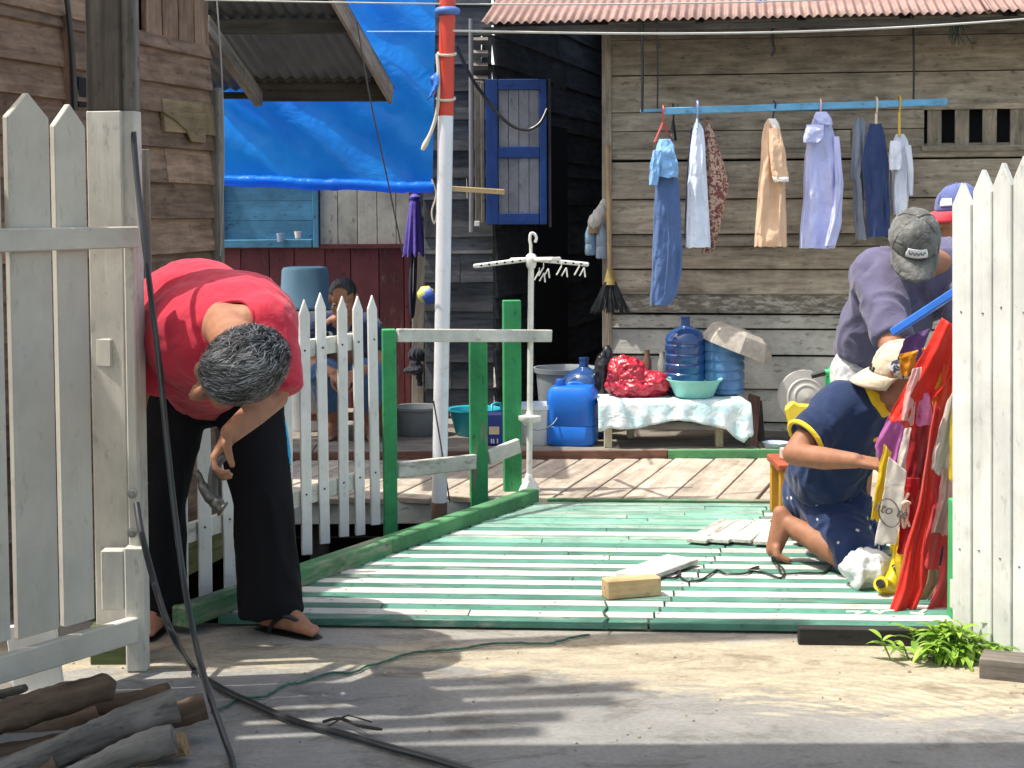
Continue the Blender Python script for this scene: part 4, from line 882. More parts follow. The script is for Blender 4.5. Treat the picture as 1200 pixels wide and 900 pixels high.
hanger(789, 128, 164, M['black'], 'thin black empty hanger beside the red one', .06, 70, RD+.05)
hanger(817, 124, 150, plain('blue_hanger', (.35,.45,.75), .4), 'pale blue hanger inside the narrow white shirt', .04, 80)
hanger(961, 122, 142, plain('pink_hanger', (.75,.5,.45), .4), 'pinkish hanger inside the lavender shirt', .05, 70)
hanger(1027, 120, 146, plain('cream_hanger', (.7,.58,.42), .4), 'cream hanger between the grey and the navy shirts', .04, 75)
hanger(1054, 118, 160, plain('ochre_hanger', (.6,.38,.05), .4), 'ochre yellow hanger above the small white shirt', .03, 80)

def drape(name, rows, mat, label=None, cat=None, D=RD, thick=.11, k=5, amp=.016, seed=0, parent=None, N=54, n=84, group='clothes hung on the washing rail', close_top=True):
    rv = [r[0] for r in rows]; mb = MB(); rws = []
    v0, v1 = rv[0], rv[-1]
    for i in range(N):
        v = v0+(v1-v0)*i/(N-1); uL = np.interp(v, rv, [r[1] for r in rows]); uR = np.interp(v, rv, [r[2] for r in rows])
        if i in (0, N-1): pass
        a, b_ = P(uL, v, D), P(uR, v, D); c = (a+b_)/2; hw_ = (b_.x-a.x)/2; t = i/(N-1); th_ = thick*.5*(.35+.65*min(1, t*3))
        g = min(1, .25+t*1.4); row = []
        for j in range(n):
            th = 2*math.pi*j/n
            w = .55*math.sin(k*th+seed+1.6*math.sin(t*3+seed)+t)+.25*math.sin((k*2+1)*th+seed*2.1-t*4)+1.5*noise.noise(V((math.cos(th)*1.7+t, math.sin(th)*1.7+seed, t*4)))+.5*noise.noise(V((math.cos(th)*4, math.sin(th)*4+seed, t*11+math.cos(th)*2)))
            off = amp*g*w; ca, sa = math.cos(th), math.sin(th)
            ex = math.copysign(abs(ca)**.75, ca); ey = math.copysign(abs(sa)**.75, sa)
            x = c.x+ex*max(.004, hw_-amp*.3)+off*ca*.25; y = D+ey*(th_*.7)+off*sa*1.3
            z = c.z + (.012*noise.noise(V((ca*2, sa*2, seed+9))) if i == N-1 else 0)
            row.append(V((x, y, z)))
        rws.append(row)
    mb.grid(rws, close=True)
    if close_top: mb.f.append(tuple(range(n)))
    o = mb.build(name, mat, smooth=80)
    if parent: par(o, parent)
    if label: tag(o, label, cat, group)
    return o
denim = cloth('denim_blue', (.085,.15,.33), wr=.5); skyb = cloth('sky_blue_cotton', (.24,.46,.78), wr=.6)
tr = drape('trousers', [(196, 769, 790), (212, 768, 796), (250, 765, 799), (290, 764, 800), (320, 763, 799), (345, 761, 794), (357, 761, 786)], denim, 'faded blue jeans hanging long from the red hanger', 'trousers', k=3, amp=.014, thick=.10)
m_ = MB(); m_.tube(smoothcurve([P(781.5, 235, RD-.055), P(783.5, 290, RD-.07), P(779, 345, RD-.06)], 6), .004, 6); m_.build('leg_seam', denim, tr)
drape('folded_shirt', [(163, 772, 786), (170, 769, 790), (185, 766, 793), (203, 763, 796), (208, 762, 794)], skyb, 'sky blue short shirt folded over the top of the jeans', 'shirt', D=RD-.04, k=4, amp=.012, thick=.12, seed=1)
drape('sleeve', [(176, 765, 776), (195, 761, 774), (217, 760, 771)], skyb, None, None, D=RD-.09, k=3, amp=.008, thick=.06, seed=2, parent=bpy.data.objects['folded_shirt'])
wsh = cloth('bluish_white_cotton', (.66,.74,.88), wr=.55)
s1 = drape('shirt', [(144, 813, 821), (152, 811, 825), (170, 809, 827), (210, 806, 829), (250, 804, 831), (290, 803, 833)], wsh, 'narrow bluish white shirt seen edge-on beside the brown patterned blouse', 'shirt', k=4, amp=.012, seed=3)
drape('back_panel', [(150, 809.5, 814), (200, 805, 810), (250, 802.5, 808), (280, 801.5, 807)], cloth('navy_back', (.03,.05,.16)), None, None, D=RD+.03, k=2, amp=.005, thick=.06, seed=1, parent=s1)
drape('blouse', [(136, 827, 830), (145, 825, 834), (165, 825, 840), (190, 825, 848), (215, 824, 854), (232, 824, 852), (262, 825, 847), (297, 821, 837)], cloth('brown_leaf_print', (.17,.06,.05), (.46,.33,.26), 'blotch', wr=.4), 'brown and cream patterned blouse hanging right of the narrow white shirt', 'blouse', D=RD+.06, k=4, seed=4)
pch = cloth('peach_cotton', (.72,.49,.33), wr=.5)
s2 = drape('shirt', [(139, 899, 908), (146, 895, 914), (160, 892, 917), (190, 890, 920), (215, 888, 921), (250, 886, 922), (289, 883, 923)], pch, 'peach beige shirt with white cuff in the middle of the rail', 'shirt', k=5, seed=5)
drape('sleeve', [(150, 901, 914), (175, 901, 920), (200, 903, 923), (212, 906, 924)], pch, None, None, D=RD-.075, k=3, amp=.008, thick=.07, seed=6, parent=s2)
drape('cuff', [(207, 904.5, 924.5), (213, 907, 924)], cloth('white_trim', (.78,.76,.74)), None, None, D=RD-.08, k=3, amp=.003, thick=.085, seed=6, parent=s2, N=8)
drape('collar', [(139, 900, 909), (145, 902, 913), (153, 907, 914)], cloth('white_collar', (.75,.73,.7)), None, None, D=RD-.05, k=2, amp=.003, thick=.05, seed=2, parent=s2, N=10)
lav = cloth('lavender_cotton', (.50,.54,.84), wr=.55)
s3 = drape('shirt', [(131, 956, 968), (140, 951, 973), (155, 947, 978), (180, 943, 983), (210, 941, 986), (240, 940, 987.5), (265, 938, 985), (291, 936, 979)], lav, 'long pale lavender shirt with collar, brightest on the rail', 'shirt', k=6, amp=.018, thick=.14, seed=7)
drape('collar', [(131, 956, 969), (138, 953, 974), (146, 958, 976)], lav, None, None, D=RD-.06, k=2, amp=.004, thick=.06, seed=2, parent=s3, N=10)
drape('sleeve', [(146, 945, 966), (160, 941, 966), (167, 941, 962)], lav, None, None, D=RD-.08, k=3, amp=.006, thick=.08, seed=3, parent=s3, N=14)
drape('sleeve', [(160, 976, 984), (215, 978, 988), (262, 972, 986), (288, 966, 979)], lav, None, None, D=RD-.06, k=3, amp=.01, thick=.08, seed=9, parent=s3)
s4 = drape('tee_shirt', [(138, 1002, 1013), (150, 999, 1016), (185, 997, 1016), (210, 996, 1012), (211, 999, 1013), (250, 1000, 1013), (281, 1002, 1018)], cloth('grey_tee', (.24,.27,.33)), 'grey short sleeved shirt hanging half behind the navy one', 'shirt', D=RD+.05, k=4, seed=8)
drape('tee_shirt', [(145, 1018, 1034), (160, 1014, 1038), (190, 1008, 1041), (196, 1009, 1042), (230, 1013, 1043), (277, 1016, 1044)], cloth('navy_cloth', (.028,.05,.14)), 'dark navy sleeveless shirt between grey and white ones on the rail', 'shirt', D=RD-.03, k=5, seed=10)
s5 = drape('shirt', [(157, 1049, 1060), (166, 1045, 1065), (185, 1043, 1068), (225, 1044, 1066), (252, 1045, 1063)], cloth('white_cotton', (.66,.70,.80)), 'small white short sleeved shirt under the ochre hanger', 'shirt', k=5, seed=11)
drape('sleeve', [(165, 1043, 1056), (185, 1041, 1057), (199, 1042, 1056)], s5.data.materials[0], None, None, D=RD-.08, k=3, amp=.007, thick=.07, seed=3, parent=s5, N=16)
drape('sleeve', [(170, 1060, 1068), (200, 1063, 1071), (229, 1066, 1070)], s5.data.materials[0], None, None, D=RD-.05, k=3, amp=.006, thick=.05, seed=5, parent=s5, N=16)

# broom and bottles hanging at the alley mouth
bro = thing('broom', P(714, 330, 10.2), 'broom hung upside down on the corner of the board house, dark bristles down', 'broom')
m_ = MB(); m_.tube([P(712, 170, 10.22), P(714.5, 318, 10.2)], .014, 10); m_.build('handle', M['raw_wood'], bro, smooth=40)
m_ = MB(); m_.lathe([(.018, 0), (.03, -.05), (.045, -.1)], P(715, 315, 10.2), n=14); m_.build('binding', plain('ochre_green_binding', (.28,.2,.06), .7, .3, 30), bro, smooth=40)
m_ = MB()
for k in range(150):
    a = random.uniform(-1, 1); d_ = random.uniform(-1, 1); p0_ = P(715, 330, 10.2)+V((a*.035, d_*.03, 0)); m_.tube([p0_, p0_+V((a*.045, d_*.03, -.1)), p0_+V((a*.085+random.uniform(-.01, .01), d_*.04, -.17-random.uniform(0, .035)))], .0025, 4, cap=False)
m_.build('bristles', plain('dark_bristles', (.02,.025,.03), .8), bro)
m_ = MB(); m_.tube([P(713, 362, 10.25), P(714, 405, 10.25)], .005, 6); tag(m_.build('cord_end', plain('pale_cord', (.4,.33,.25), .8), smooth=60), 'thin pale cord hanging below the broom', 'cord')
def bottle(u, v, D, h, mat, label, capm):
    b_ = thing('bottle', P(u, v, D), label, 'bottle', 'bottles hung by the alley')
    m_ = MB(); r_ = h*.16; m_.lathe([(r_*.85, 0), (r_, h*.04), (r_, h*.28), (r_*.9, h*.32), (r_, h*.36), (r_, h*.62), (r_*.45, h*.86), (r_*.36, h*.88), (r_*.36, h*.94)], P(u, v, D), n=16); m_.build('body', mat, b_, smooth=40)
    m_ = MB(); m_.lathe([(r_*.42, h*.94), (r_*.42, h*1.0), (0, h*1.0)], P(u, v, D), n=12); m_.build('cap', capm, b_, smooth=40)
btm = plain('clear_blue_bottle', (.3,.45,.6), .1, .1, trans=.5)
bottle(692, 299, 10.3, .22, btm, 'clear bluish plastic bottle hanging leftmost at the alley mouth', plain('dark_blue_cap', (.02,.06,.2)))
bottle(705, 303, 10.28, .24, plain('pale_bottle', (.4,.5,.62), .12, .1, trans=.4), 'clear plastic bottle with pale label beside the broom handle', plain('light_blue_cap', (.2,.4,.6)))
hb = Body().chain([(P(709, 236, 10.25), .018), (P(699, 256, 10.25), .04), (P(696, 262, 10.25), .035)]).build('hanging_bag', cloth('dirty_white_plastic', (.5,.48,.45), wr=.6), .008, 3, folds(.008, (25, 25, 10)))
tag(hb, 'dirty white plastic bag hanging above the bottles by the broom', 'bag')
m_ = MB(); m_.lathe([(.03, 0), (.034, .0), (.032, -.05), (.026, -.05)], P(696, 264, 10.26), n=14); m_.build('band', plain('brown_tie', (.22,.15,.07)), None)
o = bpy.data.objects['band']; o.parent = hb

# ------------------------------------------------------------------ blue tarp, rolled hem
tp = thing('tarp', P(380, 215, 10.4), 'bright blue plastic tarp hung like a curtain with rolled lower edge', 'tarp')
TD = 10.4; mb = MB(); rows = []
for j in range(46):
    t = j/45; row = []
    for i in range(64):
        s_ = i/63; u = 236+(511-236)*s_-(4*t*s_); v = -40+(206+10*s_**.7+40)*t
        w = .045*math.sin(2.2*(s_*5-t*4))*(.4+.6*t)+.03*math.sin(5.3*(s_*3.2-t*4)+1)+.03*noise.noise(V((s_*5-t*3, t*4+s_*2, 4)))+.01*noise.noise(V((s_*16, t*16, 7)))
        row.append(P(u, v, TD+w*.8*(.3+.7*min(1, (1-t)*3+.2))))
    rows.append(row)
mb.grid(rows)
mt, n, b = nm('blue_tarp_plastic'); o_ = ocoord(n)
c_ = mix(n, ramp(n, nz(n, o_, 3, 5), [(.35, (0, 0, 0)), (.65, (1, 1, 1))]), (.010, .22, .84), (.018, .31, .94))
lk(n, c_, b.inputs['Base Color']); b.inputs['Roughness'].default_value = .3
bump(n, b, mth(n, 'ADD', nz(n, mp(n, o_, (1, 1, 1)), 6, 4, .5, 1.2), mth(n, 'MULTIPLY', nz(n, o_, 34, 3), .15)), .42, .03)
tr_ = n.nodes.new('ShaderNodeBsdfTranslucent'); lk(n, c_, tr_.inputs[0]); mx = n.nodes.new('ShaderNodeMixShader'); mx.inputs[0].default_value = .5
lk(n, b.outputs[0], mx.inputs[1]); lk(n, tr_.outputs[0], mx.inputs[2]); lk(n, mx.outputs[0], n.nodes['Material Output'].inputs[0])
M['tarp'] = mt
mb.build('sheet', mt, tp, smooth=80)
m_ = MB(); pts = [P(246+(508-246)*t, 209+11*t**.7+.8*math.sin(t*17), TD-.03) for t in np.linspace(0, 1, 60)]
m_.tube(pts, [.036+.004*noise.noise(V((i*.35, 0, 0)))*2+.003*random.uniform(-1, 1) for i in range(60)], 14); m_.build('rolled_hem', mt, tp, smooth=80)
m_ = MB(); pts = smoothcurve([P(506, 210, TD-.05), P(511, 228, TD-.06), P(506, 248, TD-.06), P(509, 262, TD-.06), P(512, 250, TD-.05), P(511, 232, TD-.05)], 5); m_.tube(pts, .006, 6); m_.build('tie_rope', tie, tp, smooth=60)
m_ = MB(); m_.tube([P(430, 37, TD-.06), P(510, 37, TD-.06)], .004, 5); m_.build('seam_cord', plain('pale_blue_cord', (.3,.5,.8)), tp)
# purple umbrella, strap, mask, ball on the corner boards
um = thing('umbrella', P(485, 265, 11.2), 'folded purple umbrella hanging from the wall right of the cream boards', 'umbrella')
m_ = MB(); rws = []
for j in range(24):
    t = j/23; c = P(486-.5*t, 232+66*t, 11.2); r_ = .035+.035*t if t > .05 else .03; rws.append([c+V((math.cos(a)*r_*(1+.22*t*math.cos(9*a)), math.sin(a)*r_*(1+.22*t*math.cos(9*a)), -.02*math.cos(9*a)*(t > .97))) for a in np.linspace(0, 2*math.pi, 72, endpoint=False)])
m_.grid(rws, close=True); m_.build('canopy', cloth('purple_nylon', (.10,.065,.34), wr=.3), um, smooth=80)
m_ = MB(); m_.lathe([(.03, 0), (.038, .0), (.04, .015), (.02, .03), (.008, .035)], P(486, 233, 11.2), n=16); m_.build('cap', plain('purple_cap', (.1,.08,.4)), um, smooth=40)
m_ = MB(); m_.tube([P(486, 298, 11.2), P(486, 312, 11.2)], .008, 8); m_.build('shaft', M['black'], um, smooth=40)
m_ = MB(); m_.tube(smoothcurve([P(483, 296, 11.25), P(481, 340, 11.2), P(483, 372, 11.2), P(486, 340, 11.22), P(487, 300, 11.25)], 6), .012, 8); tag(m_.build('strap', plain('navy_strap', (.015,.02,.05), .7), smooth=60), 'long dark strap loop hanging below the purple umbrella', 'strap')
m_ = MB(); m_.lathe([(.0, -.06), (.04, -.045), (.06, 0), (.04, .045), (0, .06)], P(499, 345, 10.7), Matrix.Rotation(R(60), 3, 'Y'), n=20); bo = m_.build('ball', [plain('ball_yellow', (.6,.6,.16), .5)], smooth=60); tag(bo, 'yellow and blue ball hooked behind the white pole', 'ball')
m_ = MB(); m_.lathe([(.045, -.04), (.0615, 0), (.045, .041)], P(502.5, 347, 10.692), Matrix.Rotation(R(60), 3, 'Y'), n=20, rnd=.5); o = m_.build('blue_half', plain('ball_blue', (.03,.08,.4), .5), smooth=60); o.parent = bo
mk = Body().ell(P(489, 416, 10.95), (.055, .04, .05)).ell(P(487, 430, 10.93), (.045, .035, .05)).ell(P(482, 434, 10.9), (.045, .05, .015)).ell(P(492, 442, 10.95), (.02, .02, .06)).build('black_hat', cloth('black_cloth', (.02,.022,.03)), .007, 3, folds(.012, (22, 22, 14))); tag(mk, 'small black cap with pink patch hanging low on the corner board', 'hat')
m_ = MB(); m_.lathe([(0, .0), (.022, -.004), (.03, -.012)], P(483, 433, 10.905), Matrix.Rotation(R(90), 3, 'X'), n=12, sy=.7); o = m_.build('patch', cloth('pink_patch', (.55,.35,.42))); o.parent = mk
# upturned tub on a white drum, left of the seated man
m_ = MB(); m_.lathe([(.165, 0), (.172, 0), (.17, .02), (.162, .03), (.15, .24), (.14, .262), (.1, .268), (0, .266)], P(358, 361, 10.4), n=36); tag(m_.build('tub', plain('blue_grey_tub', (.055,.125,.19), .4, .1), smooth=40), 'blue-grey plastic tub upside down on a white drum behind the red-shirted man', 'tub')
zb_ = P(358, 362, 10.4).z; m_ = MB(); m_.lathe([(.15, 0), (.16, .02), (.158, zb_-.13), (.165, zb_-.12), (.165, zb_-FZ-.005), (0, zb_-FZ-.004)], (P(358, 0, 10.4).x, 10.4, FZ), n=32); tag(m_.build('drum', plain('drum_white', (.62,.66,.68), .45, .1), smooth=40), 'tall white drum under the upturned blue-grey tub', 'drum')
# bench under the seated man
sb = thing('bench', P(395, 500, 10.0), 'long brown wooden bench the seated man sits on, behind the picket fence', 'bench')
SBZ = P(400, 445, 10.0).z; x0_, x1_ = P(345, 0, 10.0).x, P(446, 0, 10.0).x
bw = wood('bench_brown', (.14,.07,.035), (.32,.18,.09), tint=.2)
m_ = MB(); m_.box(((x0_+x1_)/2, 10.15, SBZ-.02), (x1_-x0_, .34, .04)); m_.build('seat', bw, sb, bevel=.004)
m_ = MB(); m_.box(((x0_+x1_)/2, 10.0, FZ+.13), (x1_-x0_-.06, .03, .05)); m_.build('stretcher', bw, sb, bevel=.004)
for x in (x0_+.04, x1_-.04):
    for y in (10.02, 10.28):
        m_ = MB(); m_.box((x, y, (FZ+SBZ-.04)/2), (.05, .05, SBZ-.04-FZ)); m_.build('leg', bw, sb, bevel=.003)

# ------------------------------------------------------------------ stool, boards, block, tools on the deck
st = thing('stool', G(930, 611, DZ), 'low mustard yellow stool with red-brown top behind the kneeling man', 'stool')
sy_ = G(918, 612, DZ).y; sz = P(920, 548, sy_).z; sxx = P(916, 600, sy_).x; stm = wood('mustard_paint', (.3,.2,.08), (.4,.28,.1), paint=(.58,.29,.035), amt=.93, tint=.1)
m_ = MB(); m_.box((sxx+.14, sy_+.15, sz), (.32, .34, .035)); m_.build('seat', wood('red_brown_paint', (.2,.08,.05), (.3,.14,.09), paint=(.38,.095,.045), amt=.9), st, bevel=.005)
for dx in (.018, .262):
    for dy in (.02, .28):
        m_ = MB(); m_.box((sxx+dx, sy_+dy, (DZ+sz-.018)/2), (.052, .045, sz-.018-DZ)); m_.build('leg', stm, st, bevel=.004)
for dy in (.02, .28):
    m_ = MB(); m_.box((sxx+.14, sy_+dy, DZ+.07), (.19, .025, .05)); m_.build('stretcher', stm, st, bevel=.003)
m_ = MB(); c = P(933, 541, sy_+.13); m_.box((c.x, c.y, sz+.045), (.13, .1, .052), Matrix.Rotation(R(12), 3, 'Z')); tag(m_.build('box', plain('pinkish_carton', (.66,.46,.40), .6, .25, 30), bevel=.004), 'small pinkish box on top of the mustard stool', 'box')
b1 = thing('slat_panel', G(858, 626, DZ), 'white painted boards joined in a small panel lying flat on the deck by the stool', 'panel')
pq = [G(803, 634, DZ+.02), G(908, 636, DZ+.02), G(925, 611, DZ+.02), G(845, 611, DZ+.02)]
for k in range(4):
    m_ = MB(); t0, t1 = k/4+.015, (k+1)/4-.015
    a = pq[0].lerp(pq[1], (t0+t1)/2); c = pq[3].lerp(pq[2], (t0+t1)/2); m_.bar(a+V((0, random.uniform(-.03, .03), 0)), c, (pq[1]-pq[0]).length/4.15, .018); m_.build('slat', M['white_worn'], b1, bevel=.003)
m_ = MB(); m_.bar(G(752, 676, DZ+.02)+V((-.04, 0, 0)), G(800, 655, DZ+.02), .15, .022, rnd=.5); o = m_.build('board', M['white_worn'], bevel=.003); tag(o, 'short white board lying on the deck between wood block and slat panel', 'board')
m_ = MB(); a, c = G(709, 704, DZ), G(772, 699, DZ); m_.bar(a+V((0, .035, .037)), c+V((0, .035, .037)), .07, .072); tag(m_.build('wood_block', M['raw_wood'], bevel=.004), 'pale raw timber block lying near the front of the striped deck', 'block')
for u, v, ln_, r_ in ((1000, 717, .05, 20), (1012, 719, .07, -10), (1035, 720, .05, 5), (1022, 715, .04, 60)):
    pass
# extension lead on the deck
m_ = MB(); pts = [G(u, v, DZ+.007) for u, v in ((771, 680), (778, 676), (790, 677), (797, 671), (792, 668), (803, 680), (822, 679), (840, 668), (850, 672), (873, 672), (889, 664), (878, 668), (893, 670), (915, 677), (918, 667), (906, 657))]
pts += [P(905, 651, 6.5), P(912, 662, 6.5)]+[G(u, v, DZ+.007) for u, v in ((917, 672), (945, 671), (965, 671), (975, 663))]
m_.tube(smoothcurve(pts, 5), .0045, 6); tag(m_.build('extension_cable', M['cable'], smooth=60), 'thin black cable winding over the deck to the kneeling man', 'cable')
m_ = MB(); pts = [G(u, v, DZ+.006) for u, v in ((709, 705), (711, 712), (707, 718), (712, 724), (707, 730), (710, 738))]; m_.tube(smoothcurve(pts, 4), .004, 6); tag(m_.build('twine', plain('dark_green_twine', (.03,.09,.06), .8), smooth=60), 'short dark twine running from the wood block over the deck edge', 'twine')
# power drill and plastic bag
dr_ = thing('power_drill', G(1040, 690, DZ), 'yellow and black power drill lying on the deck under the flags', 'drill'); dD = 6.05
yel = plain('drill_yellow', (.62,.46,.01), .35, .1)
m_ = MB(); m_.tube([P(1032, 684, dD), P(1041, 690, dD+.05)], [.03, .034], 16); m_.tube([P(1041, 690, dD+.05), P(1052, 672, dD+.08), P(1056, 645, dD+.1)], [.034, .036, .03], 14); m_.build('body', yel, dr_, smooth=40)
m_ = MB(); m_.tube([P(1032, 684, dD-.003), P(1030.5, 683.5, dD-.03)], [.018, .014], 12); m_.tube([P(1058, 662, dD+.04), P(1048, 668, dD+.04)], .02, 10); m_.build('grip', M['black'], dr_, smooth=40)
m_ = MB(); m_.tube([P(1048, 636, dD+.15), P(1064, 640, dD+.12)], .045, 14); m_.build('battery', yel, dr_, smooth=40)
pb = Body().ell(P(1016, 668, 6.2), (.095, .08, .07)).ell(P(1005, 672, 6.18), (.06, .06, .06)).ell(P(1030, 672, 6.2), (.07, .06, .07)).build('plastic_bag', plain('white_thin_plastic', (.62,.66,.68), .25, .12, 18, spec=.6), .006, 3, lambda p: .016*(1-abs(noise.noise(V((p.x*11, p.y*11, p.z*8))))*3.4)+.004*(1-abs(noise.noise(p*26))*3)+.002*(1-abs(noise.noise(p*85))*3))
tag(pb, 'crumpled white plastic bag on the deck beside the kneeling man', 'bag')

# ------------------------------------------------------------------ flags and cloths hung over the right railing
def sheet(name, L, Rr, D, mat, label, k=3, amp=.03, seed=0, N=46, m=40, dD=0, lettering=None):
    def pl(pts, t):
        ts = np.linspace(0, 1, len(pts)); return np.interp(t, ts, [p[0] for p in pts]), np.interp(t, ts, [p[1] for p in pts])
    rows = []
    for j in range(N):
        t = j/(N-1); (ul, vl), (ur, vr) = pl(L, t), pl(Rr, t); row = []
        for i in range(m):
            s_ = i/(m-1); u, v = ul+(ur-ul)*s_, vl+(vr-vl)*s_
            u += 1.5*noise.noise(V((t*5, s_*1.2, seed*7.7)))+.5*noise.noise(V((t*13, s_*2, seed*3.1))); v += 7*t*noise.noise(V((s_*2.5, seed*5.1, .3)))+3*t*noise.noise(V((s_*7, seed*2.1, .3)))
            w = amp*(.5+.5*t)*(.55*math.sin(2*math.pi*k*.6*s_+seed+1.1*math.sin(t*3+seed)+t*1.5)+.16*math.sin(2*math.pi*(k*1.5)*s_+t*5+seed*3))+amp*.75*noise.noise(V((s_*2+t, t*3.5-s_, seed*3.3)))
            row.append(P(u, v, D+dD*t+w))
        rows.append(row)
    mb = MB(); mb.grid(rows); o = mb.build(name, mat, smooth=80, solid=.0016)
    return tag(o, label, 'flag', 'flags and cloths hung over the right railing')
sat = lambda n_, c: cloth(n_, c, rough=.42, wr=.5, wscale=13, thin=.42, sheen=.3)
red1, red2, crim = sat('scarlet_satin', (.74,.035,.02)), sat('pinkish_red_satin', (.76,.10,.11)), sat('crimson_cloth', (.36,.012,.02))
whc, pkc, mag, yel2, org, sand_ = sat('white_flag_cloth', (.76,.70,.66)), sat('pale_pink_cloth', (.74,.48,.47)), sat('magenta_cloth', (.55,.17,.48)), sat('yellow_cloth', (.82,.62,.03)), sat('orange_cloth', (.72,.33,.02)), sat('khaki_cloth', (.42,.33,.2))
sheet('flag', [(1104, 372), (1075, 425), (1052, 468), (1041, 490)], [(1125, 385), (1119, 435), (1095, 466), (1071, 503)], 5.86, red1, 'scarlet satin flag bunched at the top of the pile, slanting down left', 1.9, 0.032, 1)
sheet('flag', [(1112, 400), (1100, 455), (1093, 512)], [(1122, 405), (1114, 470), (1099, 522)], 5.87, sat('vermilion_satin', (.80,.08,.03)), 'vermilion satin cloth along the right gate below the top scarlet flag', 1.5, 0.021, 22)
sheet('flag', [(1096, 470), (1086, 530), (1076, 590), (1060, 645), (1050, 690), (1040, 722)], [(1102, 480), (1092, 540), (1089, 600), (1083, 650), (1082, 690), (1073, 714)], 5.83, red1, 'longest scarlet satin flag falling all the way to the deck', 2.3, 0.032, 2)
sheet('flag', [(1070, 432), (1060, 462), (1056, 493)], [(1080, 430), (1074, 465), (1070, 497)], 5.84, pkc, 'pale pink cloth edging the scarlet flag at the top left', 1.5, .015, 3)
sheet('flag', [(1042, 486), (1025, 524), (1038, 562)], [(1064, 488), (1058, 522), (1052, 562)], 6.1, mag, 'magenta purple cloth below the man\'s cap on the left of the pile', 2, .02, 4)
sheet('flag', [(1078, 445), (1074, 470), (1073, 497)], [(1088, 462), (1092, 480), (1094, 500)], 5.86, sat('orchid_cloth', (.72,.26,.52)), 'small orchid pink cloth in the middle of the pile below the orange one', 1.5, .015, 5)
sheet('flag', [(1080, 408), (1087, 450), (1096, 482)], [(1112, 412), (1109, 448), (1099, 484)], 5.88, org, 'orange wedge of cloth between the scarlet flags', 1.4, .014, 6)
sheet('flag', [(1062, 494), (1055, 525), (1047, 558)], [(1074, 498), (1068, 530), (1060, 564)], 6.0, whc, 'narrow white strip of cloth right of the magenta one', 1.2, .012, 7)
sheet('flag', [(1070, 490), (1062, 540), (1060, 568)], [(1088, 492), (1084, 540), (1078, 570)], 5.95, crim, 'dark crimson cloth behind the narrow white strip', 1.5, .018, 8)
bn = sheet('banner', [(1042, 535), (1034, 580), (1025, 638)], [(1062, 552), (1058, 590), (1050, 638)], 5.86, cloth('cream_banner', (.66,.60,.54), wr=.3), 'cream banner with a ring and lettering low on the left of the pile', .6, .008, 9)
sheet('flag', [(1036, 520), (1028, 560), (1020, 610)], [(1044, 530), (1038, 575), (1032, 612)], 5.93, yel2, 'yellow edge of cloth showing left of the cream banner', 1.2, .01, 10)
rb_ = sheet('banner', [(1060, 560), (1057, 600), (1051, 650)], [(1078, 560), (1074, 600), (1066, 650)], 5.9, sat('deep_red_cloth', (.52,.012,.02)), 'deep red cloth with pale tied ribbon beside the cream banner', 1, .012, 11)
sheet('flag', [(1094, 555), (1086, 610), (1075, 664)], [(1110, 552), (1107, 610), (1100, 668)], 5.86, red2, 'pinkish red cloth hanging straight in the lower right of the pile', 1.7, 0.021, 12)
sheet('flag', [(1110, 470), (1097, 515), (1090, 548)], [(1122, 450), (1121, 520), (1107, 562)], 5.84, whc, 'creamy white cloth over the right half of the pile', 2, .02, 13)
sheet('flag', [(1116, 470), (1113, 510), (1112, 560)], [(1126, 470), (1125, 510), (1124, 558)], 5.8, yel2, 'thin bright yellow strip against the right gate', 1, .008, 14)
sheet('flag', [(1103, 550), (1099, 590), (1091, 624)], [(1119, 548), (1116, 590), (1110, 630)], 5.84, pkc, 'pale pink rag with ragged end on the right of the pile', 2, .014, 15)
sheet('flag', [(1110, 620), (1100, 680), (1084, 722)], [(1122, 615), (1121, 675), (1118, 727)], 5.86, red2, 'pinkish red cloth spreading on the deck beside the green post', 1.5, 0.021, 16)
sheet('flag', [(1090, 660), (1084, 690), (1068, 718)], [(1104, 664), (1098, 690), (1080, 718)], 5.98, sand_, 'khaki cloth low behind the longest scarlet flag', 1.5, .015, 17)
sheet('flag', [(1062, 395), (1052, 420), (1058, 445)], [(1090, 385), (1082, 410), (1076, 430)], 6.05, sat('violet_cloth', (.16,.08,.26)), 'dark violet cloth at the top under the blue flag stick', 1.5, .015, 18)
sheet('flag', [(1054, 415), (1054, 424), (1056, 440)], [(1076, 410), (1074, 420), (1070, 436)], 5.98, org, 'small ochre cloth corner at the top left of the pile', 1.2, .01, 19)
sheet('flag', [(1052, 622), (1046, 650), (1052, 682)], [(1074, 628), (1070, 655), (1066, 684)], 6.02, yel2, 'yellow cloth with dark print low behind the white plastic bag', 1.6, .012, 20)
sheet('flag', [(1098, 640), (1096, 670), (1088, 700)], [(1112, 640), (1108, 672), (1100, 704)], 6.0, sat('dark_blue_cloth', (.03,.03,.12)), 'dark blue cloth low between the red flags', 1.5, .012, 21)
sheet('flag', [(1072, 470), (1060, 560), (1056, 640), (1062, 690)], [(1124, 440), (1124, 540), (1120, 640), (1112, 705)], 6.14, sat('brick_red_cloth', (.60,.06,.04)), 'broad brick red cloth at the back of the pile behind the other flags', 2, .03, 23)
